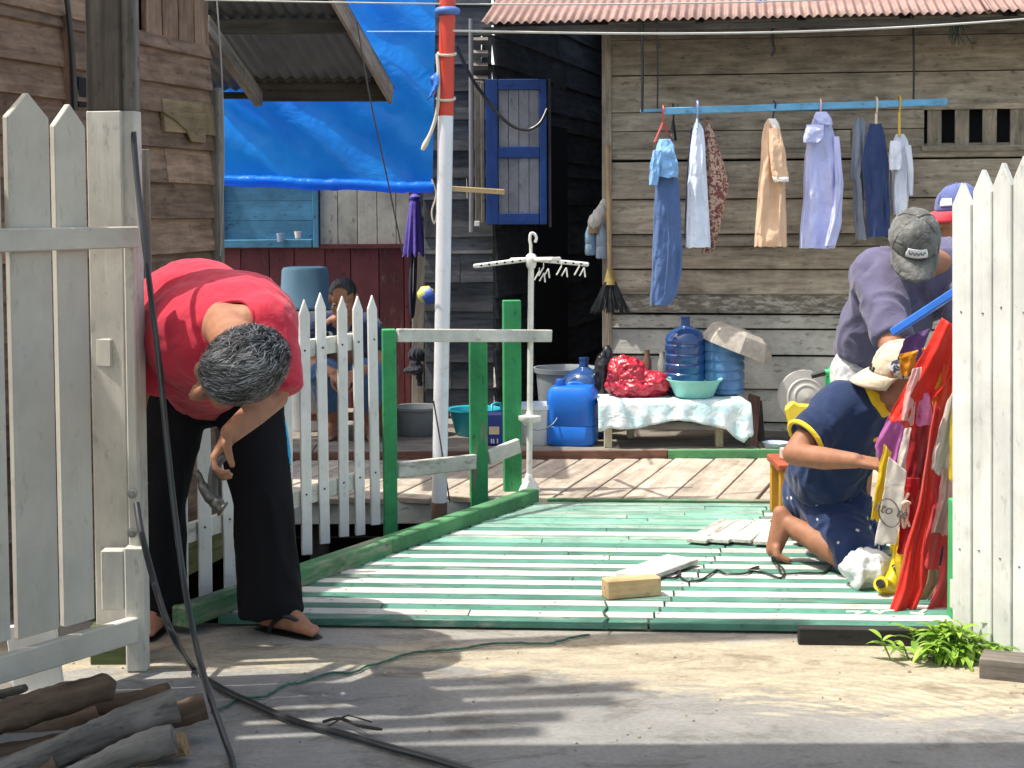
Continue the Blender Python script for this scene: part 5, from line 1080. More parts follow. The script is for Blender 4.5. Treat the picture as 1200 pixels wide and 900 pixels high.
# lettering and ring on the cream banner
ink = plain('dark_print', (.16,.13,.13), .7)
bv = [v.co.copy() for v in bn.data.vertices]
def on_banner(u, v): p = min(bv, key=lambda q: (q-P(u, v, q.y)).length); return P(u, v, p.y-.006)
m_ = MB(); m_.tube([on_banner(1042+12.5*math.cos(t)+1.5*math.sin(t), 601+16.5*math.sin(t)+2*math.cos(t)) for t in np.linspace(0, 2*math.pi, 40)], .0028, 5); o = m_.build('ring_print', ink); o.parent = bn
fc = bpy.data.curves.new('lettering', 'FONT'); fc.body = 'nto te'; fc.size = .052; fc.extrude = .0008; fc.align_x = 'CENTER'; fc.shear = .2; fc.space_character = 1.0
t0_ = bpy.data.objects.new('t', fc); C.objects.link(t0_); bpy.context.view_layer.update(); tm_ = bpy.data.meshes.new_from_object(t0_.evaluated_get(bpy.context.evaluated_depsgraph_get())); bpy.data.objects.remove(t0_); to = bpy.data.objects.new('lettering', tm_); C.objects.link(to); q = on_banner(1042, 603); to.matrix_world = Matrix.Translation(q) @ Matrix.Rotation(R(16), 4, 'Y') @ Matrix.Rotation(R(90), 4, 'X'); tm_.materials.clear(); tm_.materials.append(ink); to.parent = bn
m_ = MB(); m_.tube(smoothcurve([P(1065, 578, 5.87), P(1059, 590, 5.86), P(1058, 610, 5.86), P(1060, 618, 5.86), P(1064, 600, 5.86), P(1063, 590, 5.86), P(1060, 600, 5.86), P(1066, 617, 5.86)], 5), .0055, 6); m_.tube(smoothcurve([P(1056, 592, 5.86), P(1061, 588, 5.85), P(1066, 590, 5.86)], 4), .007, 6); o = m_.build('ribbon_tie', plain('pale_ribbon', (.7,.5,.42), .7), smooth=60); o.parent = rb_
# stick with blue flag edge
m_ = MB(); m_.bar(P(1046, 390, 6.1), P(1121, 341, 5.9), .028, .03); tag(m_.build('flag_stick', plain('blue_stick_paint', (.03,.16,.62), .45, .1), bevel=.004), 'blue stick poking up left from the pile of flags', 'stick')
for u, v, a_ in ((1000, 717, 0), (1009, 718, .7), (1028, 717, 2.2), (1040, 716, .3), (1082, 716, 1), (1075, 719, 2.6)):
    m_ = MB(); q = G(u, v, DZ+.003); m_.box(q, (.05, .015, .004), Matrix.Rotation(a_, 3, 'Z')); tag(m_.build('scrap', M['white_plastic']), 'tiny white scrap on the front deck planks near the flags', 'scrap', 'white scraps on the deck')

# ------------------------------------------------------------------ cables, twine, twig, logs, weeds in the foreground
m_ = MB(); pts = [P(156, 150, 5.33), P(162, 222, 5.25), P(176, 340, 5.1), P(187, 430, 5.05), P(197, 530, 5.0), P(206, 610, 4.95), P(217, 690, 4.88), P(232, 765, 4.75), P(246, 815, 4.55), P(262, 862, 4.42)]+[G(271, 888, .012), G(272, 912, .012), G(262, 960, .012)]
m_.tube(smoothcurve(pts, 6), .0095, 10); tag(m_.build('cable', M['cable'], smooth=60), 'thick grey-black cable hanging from above in front of the red-shirted man', 'cable')
m_ = MB(); pts = [P(160, 590, 5.2), P(167, 630, 5.12), P(186, 700, 5.0), P(203, 745, 4.9)]+[G(u, v, .014) for u, v in ((226, 783), (262, 808), (300, 826), (345, 845), (395, 858), (450, 874), (510, 890), (580, 912))]
m_.tube(smoothcurve(pts, 6), .0105, 10); tag(m_.build('cable', M['cable'], smooth=60), 'black cable coming off the gate post and running along the ground to the right', 'cable')
m_ = MB(); q = V((0, 0, 0)); pts = [ONP(u, v, lp+ln*.06, ln) for u, v in ((76, -20), (82, 30), (86, 80), (88, 130))]; m_.tube(smoothcurve(pts, 5), .012, 8); tag(m_.build('cable', M['cable'], smooth=60), 'black cable running down the brown plank house above the white gate', 'cable')
gt = plain('green_wire', (.03,.13,.085), .5, .5, 30)
m_ = MB(); pts = [G(u, v, .008) for u, v in ((251, 834), (262, 828), (285, 818), (310, 816), (335, 802), (352, 799), (385, 789), (410, 788), (440, 778), (480, 766), (500, 763), (530, 761), (560, 757), (590, 753), (640, 754), (668, 748), (690, 744))]
m_.tube([p+V((random.uniform(-.006, .006), random.uniform(-.006, .006), 0)) for p in smoothcurve(pts, 5)], .0042, 7); tag(m_.build('wire', gt, smooth=60), 'thin kinked green wire lying across the ground to the deck edge', 'wire')
m_ = MB(); m_.tube(smoothcurve([G(378, 846, .01), G(398, 842, .02), G(420, 850, .025), G(448, 855, .02)], 4), [.005]*12+[.003], 6); m_.tube([G(398, 842, .02), G(408, 838, .04), G(435, 846, .05)], .0028, 5); m_.tube([G(398, 843, .02), G(385, 851, .01)], .003, 5); tag(m_.build('twig', M['dark_wood'], smooth=60), 'small forked dry twig on the ground beside the black cable', 'twig')
# overhead wires
for (a, c, r_, lb) in ((P(524, 36, 7.92), P(1260, 18, 9.2), .006, 'lower pale wire stretched across below the tin roof'), (P(240, 0, 7.6), P(1260, -14, 9.0), .004, 'upper thin wire above the tin roof')):
    m_ = MB(); m_.tube([a.lerp(c, t)-Z*.05*math.sin(math.pi*t) for t in np.linspace(0, 1, 24)], r_, 6); tag(m_.build('wire', plain('pale_wire', (.5,.5,.46), .5), smooth=60), lb, 'wire')
m_ = MB(); m_.tube(smoothcurve([P(534, 52, 9.0), P(555, 95, 10.3), P(590, 140, 10.5), P(615, 152, 10.5), P(632, 145, 10.5), P(641, 128, 10.55)], 6), .011, 7); tag(m_.build('cable', M['cable'], smooth=60), 'drooping black cable across the blue framed shutter', 'cable')
for pts, lb in (([P(418, 25, 7.7), P(433, 112, 7.75), P(455, 215, 7.85), P(472, 298, 7.95)], 'thin dark cord slanting down across the blue tarp'), ([P(254, 0, 7.7), P(260, 90, 7.7), P(262, 200, 7.75), P(258, 300, 7.8)], 'thin pale cord hanging down beside the brown house corner'), ([P(508, 470, 7.85), P(518, 530, 7.9), P(527, 588, 8.0)], 'thin dark cord tied low on the white pole')):
    m_ = MB(); m_.tube(smoothcurve(pts, 5), .004, 5); tag(m_.build('cord', plain('thin_cord', (.06,.06,.065) if 'dark' in lb else (.3,.29,.27), .6), smooth=60), lb, 'cord')
def log(p0, p1, r0, r1, mat, label, seed, broken=False):
    p0, p1 = V(p0), V(p1); n_ = 60; pts = []; rs = []
    for i in range(n_):
        t = i/(n_-1); pts.append(p0.lerp(p1, t)+V((0, .03*math.sin(t*2.6+seed), .012*math.sin(t*4+seed)))); rs.append((r0+(r1-r0)*t)*(1+.09*noise.noise(V((t*5, seed, 0)))))
    if broken:
        for i, f_ in ((n_-1, .12), (n_-2, .45), (n_-3, .72), (n_-4, .9)): rs[i] *= f_
    mb = MB(); mb.tube(pts, rs, 22)
    for i, v in enumerate(mb.v):
        q = V(v); c = pts[i//22]; d = (q-c); mb.v[i] = tuple(c+d*(1+.20*noise.noise(V((q.x*7, q.y*25, q.z*25+seed)))+.11*noise.noise(V((q.x*25, q.y*60, q.z*60)))))
    o = mb.build('log', mat, smooth=50); return tag(o, label, 'log', 'logs piled at the gate')
log(P(-60, 872, 4.32), P(137, 793, 4.62), .047, .044, M['log'], 'brown broken log on top of the pile with split pointed end', 1, True)
log(P(40, 838, 4.78), P(201, 808, 4.78), .028, .032, M['log'], 'thin smooth brown log behind the broken one', 2)
log(P(-60, 893, 4.42), P(243, 829, 4.55), .033, .035, M['log'], 'dark log reaching furthest right in the middle of the pile', 3)
log(P(-60, 918, 4.28), P(206, 832, 4.42), .038, .045, M['log_grey'], 'charred grey blistered log at the front of the pile', 4)
log(P(30, 932, 4.2), P(201, 872, 4.22), .032, .040, M['log_grey'], 'low dark grey log lying at the bottom of the pile', 5)
log(P(60, 938, 4.28), P(215, 871, 4.32), .030, .034, M['log_cut'], 'reddish cut log under the low grey one', 6)
log(P(-50, 884, 4.55), P(118, 832, 4.70), .034, .030, M['log'], 'brown log wedged under the broken one on the pile', 8)
log(P(-60, 945, 4.3), P(70, 892, 4.32), .034, .03, M['log'], 'short dark log end at the bottom left corner of the pile', 9)
log(P(-40, 835, 4.9), P(30, 801, 4.9), .018, .012, M['log_grey'], 'thin grey stick poking out left behind the pile', 7)
pl_ = thing('weed', G(1105, 768), 'small bright green leafy weed at the foot of the right gate', 'plant')
m_ = MB(); base = G(1108, 770); lf = MB()
def leaf(mb, p, d, L, w, droop):
    d = d.normalized(); s_ = d.cross(Z).normalized(); rows = []
    for i in range(7):
        t = i/6; c = p+d*L*t+Z*(.25*L*t-droop*t*t*L); ww = w*math.sin(math.pi*min(1, .08+t*.92))**.8
        rows.append([c-s_*ww+Z*ww*.35, c, c+s_*ww+Z*ww*.35])
    mb.grid(rows)
for k in range(52):
    a = random.uniform(0, 2*math.pi); r_ = abs(random.gauss(0, .065)); p = base+V((math.cos(a)*r_*1.5, math.sin(a)*r_*.7-.02, 0)); h = random.uniform(.02, .13); top = p+V((random.uniform(-.05, .05), random.uniform(-.05, .03), h))
    m_.tube([p, top], .003, 5)
    for q in range(random.randint(4, 7)):
        a2 = random.uniform(0, 2*math.pi); leaf(lf, p.lerp(top, random.uniform(.5, 1)), V((math.cos(a2), math.sin(a2), random.uniform(-.1, .5))), random.uniform(.05, .095), random.uniform(.007, .014), random.uniform(.3, .8))
lm, n, b = nm('weed_leaf'); r_ = attr(n, 'rnd').outputs['Fac']; c_ = ramp(n, r_, [(0, (.14, .28, .03)), (.6, (.26, .46, .05)), (1, (.42, .58, .10))]); lk(n, c_, b.inputs['Base Color']); b.inputs['Roughness'].default_value = .5
tr_ = n.nodes.new('ShaderNodeBsdfTranslucent'); lk(n, c_, tr_.inputs[0]); mx = n.nodes.new('ShaderNodeMixShader'); mx.inputs[0].default_value = .35; lk(n, b.outputs[0], mx.inputs[1]); lk(n, tr_.outputs[0], mx.inputs[2]); lk(n, mx.outputs[0], n.nodes['Material Output'].inputs[0])
for q_, f_ in ((m_, 0),):
    lf.add(q_.v, q_.f, None, .3)
lf.build('foliage', lm, pl_, smooth=60)
# low dark timbers under the right gate
m_ = MB(); m_.bar(G(1150, 778, .03), G(1230, 786, .03), .12, .07); tag(m_.build('ground_timber', M['grey_wood'], bevel=.004), 'worn timber lying on the ground under the right gate', 'timber')
# hand-size stones and clods on the sand
mg = MB()
for k in range(110):
    x, y = random.uniform(-1.5, 2.0), 4.3+1.25*random.random()**.7; s_ = random.uniform(.002, .006)*(2 if random.random() < .05 else 1); mg.lathe([(0, -s_*.4), (s_, 0), (s_*.7, s_*.5), (0, s_*.7)], (x, y, .002), Matrix.Rotation(random.random()*6, 3, 'Z'), n=6, sy=random.uniform(.6, 1))
gv = stuff(mg.build('gravel', plain('grit', (.34,.29,.21), .9, .3, 40), smooth=30)); tag(gv, 'loose grit scattered over the sandy ground before the deck', 'grit')
# ------------------------------------------------------------------ people
def skinmat(name, c):
    m, n, b = nm(name); o = ocoord(n)
    f = nz(n, o, 22, 5, .6); col = mix(n, 1.0, c, ramp(n, f, [(.3, (.80, .76, .74)), (.7, (1.1, 1.08, 1.06))]), 'MULTIPLY')
    lk(n, col, b.inputs['Base Color']); b.inputs['Roughness'].default_value = .6; b.inputs['Specular IOR Level'].default_value = .35; b.inputs['Subsurface Weight'].default_value = .12; b.inputs['Subsurface Radius'].default_value = (.012, .005, .003)
    bump(n, b, nz(n, o, 160, 3), .15, .003); return m
skin1, skin2 = skinmat('tanned_skin', (.36, .175, .105)), skinmat('brown_skin', (.30, .145, .085))
hairm = plain('dark_hair', (.012,.010,.009), .5, .2, 40)
class Frame:
    def __init__(s, c, fwd, up, k=1.0):
        s.c = V(c); f = V(fwd).normalized(); u = V(up); u = (u-f*u.dot(f)).normalized(); r = f.cross(u); s.M = Matrix((r, f, u)).transposed(); s.k = k
    def __call__(s, x, y, z): return s.c+s.M @ V((x, y, z))*s.k
    def inv(s, p): return (s.M.transposed() @ (V(p)-s.c))/s.k
def head(b, F, neck):
    k = F.k; e = lambda x, y, z, rx, ry, rz: b.ell(F(x, y, z), (rx*k, ry*k, rz*k), F.M)
    e(0, -.012, .035, .076, .095, .083); e(0, .02, -.03, .062, .07, .075); e(0, .045, -.075, .043, .04, .038); e(0, .065, -.098, .022, .02, .018)
    e(0, .072, .03, .055, .02, .018)
    for s_ in (-1, 1):
        e(s_*.078, -.008, -.008, .010, .021, .033); e(s_*.083, -.018, .002, .007, .016, .024); e(s_*.036, .062, -.028, .026, .024, .024); e(s_*.048, .02, -.07, .02, .03, .03)
    b.cap(F(0, .086, .018), .010*k, F(0, .108, -.03), .0145*k); e(-.012, .096, -.034, .010, .011, .009); e(.012, .096, -.034, .010, .011, .009)
    e(0, .087, -.063, .024, .010, .007); e(0, .085, -.075, .021, .010, .008)
    b.chain([(F(0, -.03, -.05), .052*k), (neck[0], neck[1])])
def eyes(F, parent):
    for s_ in (-1, 1):
        m_ = MB(); pr = [(math.sin(t)*.0092*F.k, -math.cos(t)*.0092*F.k) for t in np.linspace(0, math.pi, 9)]; pr[0] = (0, pr[0][1]); pr[-1] = (0, pr[-1][1])
        m_.lathe(pr, F(s_*.031, .0765, .006), n=12); o = m_.build('eye', plain('eye_white', (.6, .57, .52), .2), smooth=60); o.parent = parent
        m_ = MB(); m_.lathe([(.0055*F.k, -.001*F.k), (0, .0)], F(s_*.031, .0862, .003), F.M @ Matrix.Rotation(R(-90), 3, 'X'), n=12); i_ = m_.build('iris', hairm); i_.parent = o
def hairshell(F, parent, mat, cut, grow=1.06, name='hair', amp=.004):
    b = Body(); k = F.k; b.ell(F(0, -.012, .035), (.076*k*grow, .095*k*grow, .083*k*grow), F.M); b.ell(F(0, -.05, -.01), (.067*k*grow, .05*k*grow, .06*k*grow), F.M)
    o = b.build(name, mat, .006, 2, lambda p: amp*noise.noise(p*70)+amp*.6*noise.noise(p*160), parent, cut=lambda p: cut(F.inv(p))); return o
def hand(b, w, d, pn, side=1, curl=.55, k=1.0, spread=.0):
    d = V(d).normalized(); pn = V(pn); pn = (pn-d*pn.dot(d)).normalized(); lat = d.cross(pn)*side; w = V(w)
    offs = (.030, .010, -.010, -.029); Ls = (.070, .078, .073, .056)
    for o_, L in zip(offs, Ls):
        base = w+d*.086*k+lat*o_*k
        b.cap(w+d*.012*k+lat*o_*.62*k, .0165*k, base, .0125*k)
        a = 0; p = base; dr = d
        for j, fr_ in enumerate((.44, .31, .25)):
            a += curl*(.7 if j == 0 else 1.0); dd_ = (dr*math.cos(a)+pn*math.sin(a)+lat*o_*spread*10).normalized(); q = p+dd_*L*fr_*k
            b.cap(p, (.0098-.0009*j)*k, q, (.0092-.001*j)*k); p = q
    t0 = w+d*.022*k+lat*.026*k; t1 = t0+(d*.55+lat*.6+pn*.45).normalized()*.046*k; t2 = t1+(d*.75+lat*.1+pn*.6).normalized()*.032*k; t3 = t2+(d*.7-lat*.1+pn*.7).normalized()*.024*k
    b.chain([(t0, .0165*k), (t1, .0125*k), (t2, .0108*k), (t3, .009*k)])
def foot(b, an, d, z0, k=1.0):
    d = V((d[0], d[1], 0)).normalized(); lat = d.cross(Z); an = V(an)
    g = lambda f, l, h: V((an.x, an.y, z0))+d*f*k+lat*l*k+Z*h*k
    b.chain([(an, .040*k), (g(-.035, 0, .036), .036*k)]); b.cap(an, .038*k, g(.09, 0, .04), .034*k); b.cap(g(-.04, 0, .03), .03*k, g(.12, .012, .024), .024*k); b.cap(g(-.04, 0, .03), .03*k, g(.115, -.018, .022), .022*k); b.cap(g(.09, 0, .04), .034*k, g(.13, 0, .026), .024*k)
    for i, (l, L, r_) in enumerate(((.030, .185, .0145), (.011, .188, .0105), (-.006, .18, .010), (-.021, .17, .0095), (-.034, .157, .009))):
        b.cap(g(.115, l*.9, .02), r_*1.15*k, g(L, l, .013), r_*k)
def sandal(parent, an, d, z0, k=1.0, name='sandal'):
    d = V((d[0], d[1], 0)).normalized(); lat = d.cross(Z); c = V((an[0], an[1], z0))
    out = [(-.075, -.02), (-.08, .0), (-.075, .022), (-.03, .034), (.06, .042), (.14, .05), (.19, .04), (.205, .015), (.195, -.015), (.15, -.045), (.06, -.042), (-.03, -.032)]
    m_ = MB(); m_.prism([(x*k, y*k) for x, y in out], .016, c-Z*.004, d, lat); o = m_.build(name, M['black'], smooth=None, bevel=.003); o.parent = parent
    g = lambda f, l, h: c+d*f*k+lat*l*k+Z*h*k
    for s_ in (1, -1):
        m_ = MB(); m_.tube(smoothcurve([g(.135, .012, .01), g(.125, .012, .045), g(.08, .034*s_+.01, .072), g(.03, .046*s_, .045), g(.01, .046*s_, .005)], 6), .0075*k, 8); q = m_.build('strap', M['black'], smooth=60); q.parent = o
def capcap(F, parent, mat, back=False, visormat=None, patch=None, button=True, name='cap', size=1.0, axes=None):
    G_ = Frame(F(0, -.012, .03), F.M @ V((0, -1 if back else 1, .0)), F.M @ V((0, (.12 if back else -.10), 1)), F.k*size); k = G_.k
    if axes: G_ = Frame(F(0, -.012, .03), axes[0], axes[1], F.k*size)
    m_ = MB(); rws = []
    for j in range(13):
        t = j/12*math.pi/2; rws.append([G_(.087*math.cos(t)**.85*math.cos(a), .104*math.cos(t)**.85*math.sin(a), -.01+.105*math.sin(t)) for a in np.linspace(0, 2*math.pi, 48, endpoint=False)] if j < 12 else [G_(.0008*math.cos(a), .0008*math.sin(a), .095) for a in np.linspace(0, 2*math.pi, 48, endpoint=False)])
    m_.grid(rws, close=True)
    m_.v = [tuple(V(v)+(V(v)-G_.c).normalized()*(.0045*noise.noise(V(v)*32)+.003*noise.noise(V(v)*75))*k) for v in m_.v]
    o = m_.build(name, mat, smooth=60, solid=.003); o.parent = parent
    m_ = MB(); rws = []
    for j in range(8):
        t = j/7; row = []
        for a in np.linspace(R(-68), R(68), 25):
            e = math.cos(a)**.6 if math.cos(a) > 0 else 0; ex = .076*t*e
            row.append(G_(.087*math.sin(a)*(1-.04*t), .104*math.cos(a)+ex, -.008-.030*t*t-.028*t*abs(math.sin(a))**2*.6))
        rws.append(row)
    m_.grid(rws); q = m_.build('visor', visormat or mat, smooth=60, solid=.004); q.parent = o
    for i in range(6):
        a = i*math.pi/3+math.pi/6; m_ = MB(); m_.tube([G_(.0885*math.cos(t)**.85*math.cos(a), .1055*math.cos(t)**.85*math.sin(a), -.01+.1065*math.sin(t)) for t in np.linspace(0, math.pi/2*.97, 12)], .0014*k, 5); q = m_.build('seam', mat, smooth=60); q.parent = o
    m_ = MB(); m_.lathe([(.008*k, 0), (.006*k, .005*k), (0, .006*k)], G_(0, 0, .096), G_.M, n=12); q = m_.build('button', mat, smooth=60); q.parent = o
    return o, G_
def capatch(G_, o, mat, w, h, zc, print_mat=None, round_=False, ac=math.pi/2):
    m_ = MB(); rws = []
    for j in range(7):
        row = []
        for i in range(13):
            aa = (i/12-.5)*2; bb = (j/6-.5)*2
            if round_: rr = math.sqrt(max(0, 1-bb*bb)); aa *= rr
            else: aa *= 1-.12*max(0, bb)
            t = math.asin(max(-1, min(1, (zc+bb*h/2+.01)/.105))); a = ac-aa*w/2/.1
            row.append(G_(.0915*math.cos(t)**.85*math.cos(a), .1085*math.cos(t)**.85*math.sin(a), -.01+.1085*math.sin(t)))
        rws.append(row)
    m_.grid(rws); q = m_.build('patch', mat, smooth=60, solid=.001); q.parent = o
    if print_mat:
        p_ = MB(); pts = []
        for i in range(15):
            aa = (i/14-.5)*1.5; t = math.asin((zc+.01+.006*math.sin(i*1.9))/.105); a = ac-aa*w/2/.1; pts.append(G_(.0925*math.cos(t)**.85*math.cos(a), .1095*math.cos(t)**.85*math.sin(a), -.01+.1095*math.sin(t)))
        p_.tube(pts, .0018*G_.k, 5); z_ = p_.build('patch_print', print_mat, smooth=60); z_.parent = q

# ---- 1. man in red, bending over at the left with a hammer
b = Body(); fD = 5.72
hF = Frame(P(279, 433, 4.84), (-.80, -.36, -.46), (.30, -.92, .2), 1.33)
nk = P(266, 384, 5.24)
head(b, hF, (nk, .075))
b.cap(nk, .08, P(292, 372, 5.36), .07); b.cap(nk, .08, P(290, 380, 5.22), .066); b.cap(nk, .08, P(262, 366, 5.4), .09); b.chain([(nk, .078), (P(262, 392, 5.36), .12), (P(245, 415, 5.62), .13), (P(245, 455, 5.86), .13)])
aL, aR = P(186, 715, fD+.02), P(322, 712, fD-.01)
for hip, knee, an in ((P(208, 470, 5.88), P(186, 590, 5.76), aL), (P(290, 470, 5.88), P(305, 596, 5.74), aR)):
    b.chain([(hip, .085), (knee, .055), (an, .036)])
foot(b, aL, (-.15, -1), .012); foot(b, aR, (.86, -.5), .012, 1.02)
shR, shL = P(320, 386, 5.26), P(196, 390, 5.5)
elR, wrR = P(322, 464, 5.2), P(270, 508, 5.0)
b.chain([(nk, .07), (shR, .065), (elR, .045), (P(298, 484, 5.1), .043), (wrR, .033)])
hand(b, wrR, P(250, 545, 4.95)-wrR, V((.55, -.25, -.55)), 1, .85, 1.16)
elL, wrL = P(160, 460, 5.56), P(148, 535, 5.56)
b.chain([(nk, .07), (shL, .065), (elL, .045), (wrL, .03)]); hand(b, wrL, (0, -.2, -1), (1, 0, 0), -1, .4)
man = b.build('person', skin1, .0065, 4)
tag(man, 'man in a red t-shirt and black trousers bending over with a hammer in hand', 'person')
t = Body()
t.ell(P(230, 370, 5.62), (.215, .21, .20)).ell(P(285, 372, 5.5), (.16, .17, .16)).ell(P(262, 392, 5.40), (.21, .19, .19)).ell(P(208, 418, 5.62), (.155, .19, .15)).ell(P(252, 425, 5.7), (.18, .18, .14))
t.chain([(P(230, 385, 5.42), .16), (P(303, 388, 5.33), .13)]); t.chain([(P(226, 372, 5.62), .19), (P(288, 382, 5.38), .175)]); t.chain([(P(215, 372, 5.66), .19), (P(225, 395, 5.45), .17)]); t.chain([(P(240, 440, 5.84), .165), (P(245, 405, 5.5), .18)])
t.cap(P(306, 384, 5.28), .12, P(328, 462, 5.2), .082, f1=True); t.cap(P(200, 388, 5.5), .12, P(168, 450, 5.56), .08, f1=True)
def redfold(p):
    f1 = folds(.011, (9, 9, 13), 2)(p); f2 = .005*noise.noise(p*24); return f1*.3+f2*.6
rs_ = t.build('shirt', cloth('red_tee', (.54,.030,.062), wr=.3, wscale=20), .009, 26, redfold, man, cut=lambda p: (p-P(266, 376, 5.18)).length < .088)
rim(rs_, rs_.data.materials[0], .007)
t = Body()
t.ell(P(246, 462, 5.9), (.175, .15, .12))
t.chain([(P(204, 468, 5.88), .125), (P(186, 590, 5.76), .092)]); t.cap(P(186, 590, 5.76), .092, P(189, 714, fD+.03), .090, f1=True)
t.chain([(P(290, 468, 5.88), .125), (P(308, 590, 5.74), .104)]); t.cap(P(308, 590, 5.74), .104, P(318, 720, fD), .112, f1=True)
t.build('trousers', cloth('black_trousers', (.006,.006,.008), wr=.4, wscale=9, rough=.95, sheen=0), .009, 6, folds(.008, (9, 9, 3), 5), man)
m_ = MB(); pts = [P(324, 470, 5.86), P(331, 500, 5.84), P(335, 525, 5.82), P(338, 545, 5.8)]; m_.tube(smoothcurve(pts, 5), [.008]*2+[.016]*11+[.012]*3, 8); q = m_.build('side_stripe', cloth('cyan_stripe', (.02,.36,.62)), smooth=60); q.parent = man
sandal(man, aL, (-.15, -1), .0); sandal(man, aR, (.86, -.5), .0, 1.03)
# salt-and-pepper hair: shell plus short locks
hm, n, bs = nm('salt_pepper_hair'); o_ = attr(n, 'rnd').outputs['Fac']
lk(n, ramp(n, o_, [(0, (.018, .018, .02)), (.4, (.09, .09, .095)), (.7, (.27, .27, .28)), (1, (.62, .62, .63))]), bs.inputs['Base Color']); bs.inputs['Roughness'].default_value = .42
hs = hairshell(hF, man, plain('grey_hair_base', (.035,.035,.038), .7, .4, 60), lambda p: p.z < .012-.30*p.y+(.02 if p.y > .05 else 0) if p.y > -.02 else p.z < -.06, 1.05)
m_ = MB(); rng = random.Random(3)
for k in range(5200):
    z = rng.uniform(-.75, 1); a = rng.uniform(0, 2*math.pi); r_ = math.sqrt(1-z*z); nd = V((r_*math.cos(a), r_*math.sin(a), z))
    p = V((nd.x*.081, -.012+nd.y*.101, .035+nd.z*.089))
    if (p.y > -.02 and p.z < .02-.30*p.y+(.02 if p.y > .05 else 0)) or p.z < -.055: continue
    sw_ = V((nd.y+.3*noise.noise(p*30), -nd.x+.3*noise.noise(p*30+V((5, 0, 0))), .25*noise.noise(p*25))); sw_ = V((.25, 1.0, 0))+sw_*.55+V((noise.noise(p*45), noise.noise(p*45+V((9, 9, 9))), 0))*1.2
    tg = (sw_-nd*sw_.dot(nd)).normalized(); L = rng.uniform(.016, .034); w_ = rng.uniform(.0008, .0017); sdv = tg.cross(nd)
    pp_ = [p, p+tg*L*.5+nd*rng.uniform(.003, .008), p+tg*L+nd*rng.uniform(.0, .006)]
    gl = .35*noise.noise(p*18)+rng.random()
    m_.grid([[hF(*(q-sdv*w_*(1-i*.4))), hF(*(q+sdv*w_*(1-i*.4)))] for i, q in enumerate(pp_)], rnd=max(0, min(1, gl)))
q = m_.build('hair_locks', hm); q.parent = hs
# hammer in his hand
ham = thing('hammer', P(252, 565, 4.95), 'steel claw hammer with black handle hanging from the red-shirted man\'s hand', 'hammer')
m_ = MB(); m_.tube(smoothcurve([wrR+(P(250, 545, 4.95)-wrR).normalized()*.05+V((.02, -.012, -.015)), P(256, 540, 4.93), P(250, 556, 4.93), P(250, 580, 4.93), P(254, 588, 4.93)], 4), .016, 10); m_.build('handle', plain('hammer_grip', (.05,.05,.05), .5, .2), ham, smooth=50)
iron = plain('dark_iron', (.11,.10,.09), .42, .25, 30, .6)
m_ = MB(); m_.tube(smoothcurve([P(252, 588, 4.93), P(258, 594, 4.92), P(262, 597, 4.92)], 4), [.022]*4+[.019]*2+[.026]*3, 12); m_.build('striking_face', iron, ham, smooth=50)
for dx in (-.008, .008):
    m_ = MB(); m_.tube(smoothcurve([P(253, 589, 4.93), P(243, 580, 4.93+dx), P(236, 566, 4.93+dx), P(230, 551, 4.93+dx*1.6)], 5), [.019]*5+[.016]*5+[.012]*4+[.008]*2, 8); m_.build('claw', iron, ham, smooth=50)

# ---- 2. kneeling man in navy with yellow trim
b = Body(); hF2 = Frame(P(1053, 441, 6.42), (.70, -.3, -.62), (.52, -.12, .75), 1.16)
nk2 = P(1030, 468, 6.5); head(b, hF2, (nk2, .062))
hipA, hipB = P(966, 585, 6.68), P(975, 585, 6.95)
b.chain([(nk2, .07), (P(1003, 490, 6.55), .12), (P(975, 545, 6.7), .13), (P(968, 580, 6.75), .14)])
kn = P(1003, 660, 6.38); anA = P(921, 612, 6.66)
b.chain([(hipA, .085), (kn, .06)]); b.chain([(kn, .055), (P(962, 636, 6.5), .056), (anA, .036)])
kn2 = P(1012, 640, 6.9); anB = P(945, 622, 7.0); b.chain([(hipB, .085), (kn2, .06), (P(975, 625, 6.95), .055), (anB, .036)])
for an, dx in ((anA, 0), (anB, 0)):
    bt_ = V((an.x-.055, an.y-.0, .085)); tz = .028
    heel = an+V((-.02, .01, .035)); b.chain([(an, .04), (heel, .034)]); b.cap(an, .038, V((an.x-.05, an.y-.01, DZ+.045)), .032); b.cap(heel, .033, V((an.x-.055, an.y-.01, DZ+.05)), .03)
    for i, (yo, r_) in enumerate(((-.045, .014), (-.024, .011), (-.006, .0105), (.012, .01), (.028, .0095))):
        q0 = V((an.x-.045, an.y-.01+yo, DZ+.032)); b.cap(V((an.x-.045, an.y-.01+yo*.7, DZ+.06)), .018, q0, .016); b.cap(q0, r_*1.05, q0+V((.045-.006*i, -.006, -.018)), r_)
sA = P(973, 482, 6.45); eA = P(930, 532, 6.36); wA = P(1003, 540, 6.12)
b.chain([(nk2, .06), (sA, .068), (eA, .045), (P(965, 537, 6.25), .045), (wA, .030)])
hand(b, wA, V((1, -.28, -.12)), V((.1, .3, -1)), 1, .55)
sB = P(1040, 478, 6.8); eB = P(1050, 545, 6.7); wB = P(1046, 548, 6.4); b.chain([(nk2, .06), (sB, .065), (eB, .045), (wB, .03)]); hand(b, wB, V((.1, -.8, 0)), V((0, 0, -1)), -1, .5)
km = b.build('person', skin2, .0065, 4)
tag(km, 'barefoot man in navy shirt with yellow trim kneeling on the striped deck', 'person'); eyes(hF2, km)
navy = cloth('navy_jersey', (.012,.028,.085), wr=.45, wscale=11); ytrim = cloth('yellow_trim', (.82,.58,.03))
